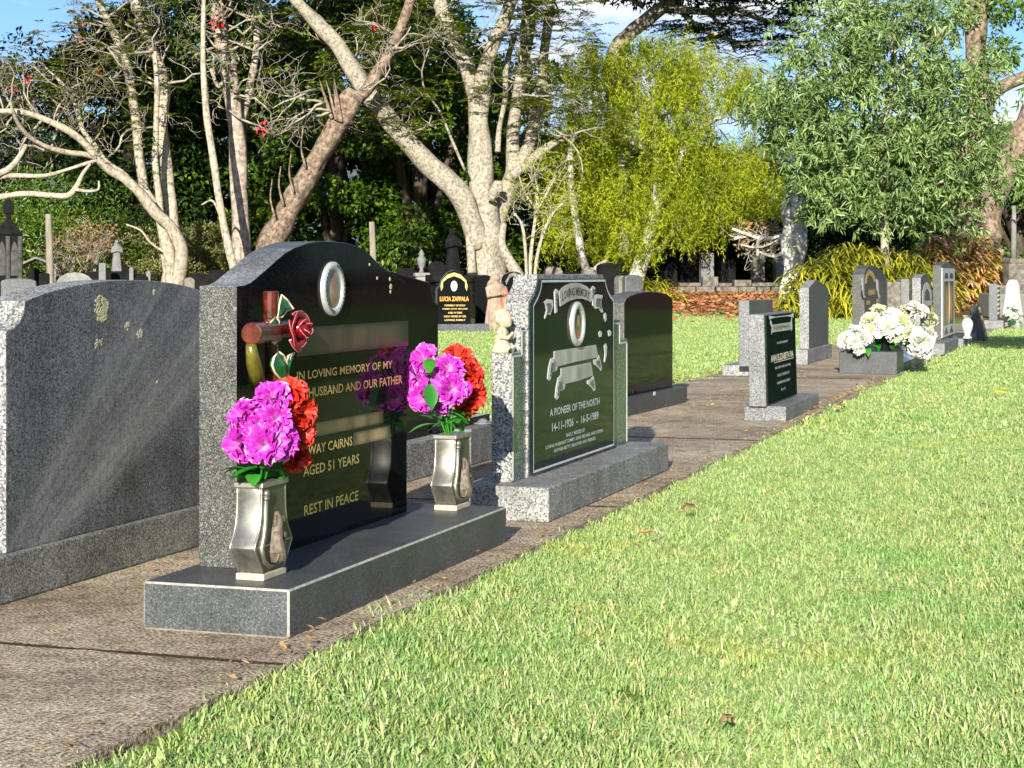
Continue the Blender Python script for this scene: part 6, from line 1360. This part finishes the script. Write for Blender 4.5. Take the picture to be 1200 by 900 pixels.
# left: the dim graves
for px, wp_, yt, Yq, mt, lab, rs in ((88,44,319,27,'grey_stone','pale grey round-topped headstone right behind the rough grey one',.35),(22,40,326,26,'slate_grey','dark grey low headstone top at the far left',.1),(40,14,314,38,'dark_stone','small dark headstone left of the wooden pole',.3),(52,12,320,36,'dark_stone','squat dark headstone at the foot of the wooden pole',.1),(112,26,318,38,'dark_stone','dark headstone left of the white statue',.1),(120,8,308,37,'white_stone','slim pale stone slab left of the white statue',.1),(146,24,312,39,'dark_stone','dark headstone right of the white statue',.2),(166,16,322,36,'dark_stone','small dark headstone left of the pale trunk',.3),(154,5,313,36,'white_stone','tiny white marker left of the pale trunk',.5),(174,5,317,37,'white_stone','tiny white marker closest to the pale trunk',.5),(232,28,320,38,'dark_stone','dark headstone right of the pale many-stemmed trunk',.25),(254,20,316,40,'dark_stone','dark headstone left of the slender bare stem',.2),(222,12,325,34,'old_stone','small weathered stone right of the pale trunk base',.4)):
    headstone(px, wp_, yt, Yq, M[mt], lab, rs, .2)
robed(137, 281, 318, 38, 13, M['white_stone'], 'small white statue in the shade left of the pale trunk', rz=.2)
g = spot(137, 38); e = empty('statue_pedestal', g, .2, 'dark pedestal under the small white statue', 'pedestal', GG); z_ = CH-(318-HY)/F*38-g[2]; mb = MB(); mb.box(-.5,.5,-.4,.4,0,z_*.5); mb.box(-.3,.3,-.28,.28,z_*.5,z_); obj('block', mb, M['dark_stone'], e, bevel=.02)
Y = 36; g = spot(10, Y); e = empty('shrine_monument', g, .25, 'tall shade-darkened shrine monument with pale niche panels at the far left', 'monument', GG); k = Y/F; h = zz(234, Y, g)
mb = MB(); mb.box(-26*k,26*k,-22*k,22*k,0,h*.18); mb.box(-22*k,22*k,-18*k,18*k,h*.18,h*.32); mb.box(-14*k,14*k,-12*k,12*k,h*.32,h*.7); mb.prism([(-17*k,h*.7),(17*k,h*.7),(0,h*.86)], -14*k, 14*k); mb.box(-3*k,3*k,-3*k,3*k,h*.8,h); mb.box(-6*k,6*k,-5*k,5*k,h*.88,h*.98)
obj('structure', mb, M['dark_stone'], e, bevel=.02)
for sg in (-1,1): obj('niche_panel', MB().prism([(sg*7*k+x*4*k, z) for x, z in ((-1,h*.36),(1,h*.36),(1,h*.56),(.6,h*.62),(0,h*.65),(-.6,h*.62),(-1,h*.56))], -12*k-.03, -12*k+.01), M['dim_stone'], e)
mb = MB(); 
for x in (-13.5, -.0, 13.5): mb.tube([(x*k,-13*k,h*.33),(x*k,-13*k,h*.69)], [.05,.05], 8)
obj('columns', mb, M['dim_stone'], e)
M['post'] = bark('weathered_timber', (.14,.12,.09), (.3,.27,.22), None, 8, .1, .3)
for px, yt, yb, Yq, lab in ((57.5,251,322,37,'weathered wooden pole standing among the dim graves at the left'),(436.5,260,330,40,'weathered wooden pole in front of the glossy-leaved trees')):
    g = spot(px, Yq); h = zz(yt, Yq, g); e = empty('wooden_pole', g, 0, lab, 'pole', 'wooden poles among the graves'); q = .075
    obj('shaft', MB().tube([(.06,0,0),(.02,0,h*.5),(-.02,0,h)], [q,q*.95,q*.85], 10, .2), M['post'], e, smooth=True)
g = spot(45, 47); e = empty('grave_shelter', g, .1, 'small white gabled shelter roof behind the wooden pole', 'shelter', None)
h = zz(301, 47, g); mb = MB(); mb.add([(-.55,-.5,h-.25),(0,-.5,h),(.55,-.5,h-.2),(.55,.5,h-.2),(0,.5,h),(-.55,.5,h-.25)], [(0,1,4,5),(1,2,3,4)]); o = obj('roof', mb, M['white_stone'], e); s = o.modifiers.new('thick','SOLIDIFY'); s.thickness = .05
mb = MB()
for x in (-.5,.5):
    for y in (-.45,.45): mb.tube([(x,y,0),(x,y,h-.24)], [.03,.03], 6)
obj('posts', mb, M['grey_stone'], e)
# right: old grave wall, pedestals, cross
g = spot(868, 44.5); e = empty('grave_wall', g, .03, 'low weathered rubble wall behind the red-brown leaf litter', 'wall'); k = 44.5/F
mb = MB(); x = -70*k; r_ = random.Random(9)
for row in range(2):
    x = -70*k-r_.uniform(0,.2)
    while x < 58*k: L_ = r_.uniform(.3,.7); mb.box(x, x+L_-r_.uniform(.01,.06), -.16+r_.uniform(-.07,.05), .16, row*.2, row*.2+.19+r_.uniform(-.12,.09)*row); x += L_
obj('blocks', mb, M['old_stone'], e, bevel=.015)
for px, wp_, yt, Yq, mt, lab in ((828,15,296,46,'white_stone','pale square pedestal stone over the left end of the grave wall'),(852,18,304,47,'dark_stone','dark pedestal stone in the gap of the grave wall'),(888,14,294,46,'old_stone','weathered pedestal under the tangle of dead branches'),(912,10,300,46.5,'grey_stone','slim grey post stone left of the bleached trunk'),(806,20,302,48,'dark_stone','dark headstone under the hanging weeping foliage'),(785,16,306,47,'dark_stone','dark headstone left of the grave wall'),(1045,16,330,34,'old_stone','low pale stone in front of the yellow bushes'),(1058,10,327,35,'white_stone','small white stone in front of the yellow bushes'),(1075,12,322,35.5,'old_stone','weathered stone behind the pointed grey headstone')):
    headstone(px, wp_, yt, Yq, M[mt], lab, .05, .1, thick=.3)
Y = 40; g = spot(1188, Y); k = Y/F; e = empty('column_monument', g, .15, 'weathered stone pedestal with a slim broken column at the right edge', 'monument', GG); h = zz(241, Y, g); hp = zz(303, Y, g)
mb = MB(); mb.box(-26*k,26*k,-14*k,14*k,0,hp*.45); mb.box(-10*k,14*k,-9*k,9*k,hp*.45,hp*.9); mb.box(-8*k,10*k,-8*k,8*k,hp*.9,hp); obj('pedestal', mb, M['old_stone'], e, bevel=.02)
obj('column', MB().tube([(0,0,hp),(0,0,hp+(h-hp)*.5),(0,0,h)], [3.6*k,3.2*k,2.6*k], 10, .1), M['grey_stone'], e, smooth=True)
g = spot(1195, 36.5); e = empty('stone_kerb', g, .05, 'pale concrete grave kerb at the right edge under the old tree', 'kerb'); obj('slab', MB().box(-.75,.9,-.35,.35,0,zz(322,36.5,g)*.5+.05), M['white_stone'], e, bevel=.02)
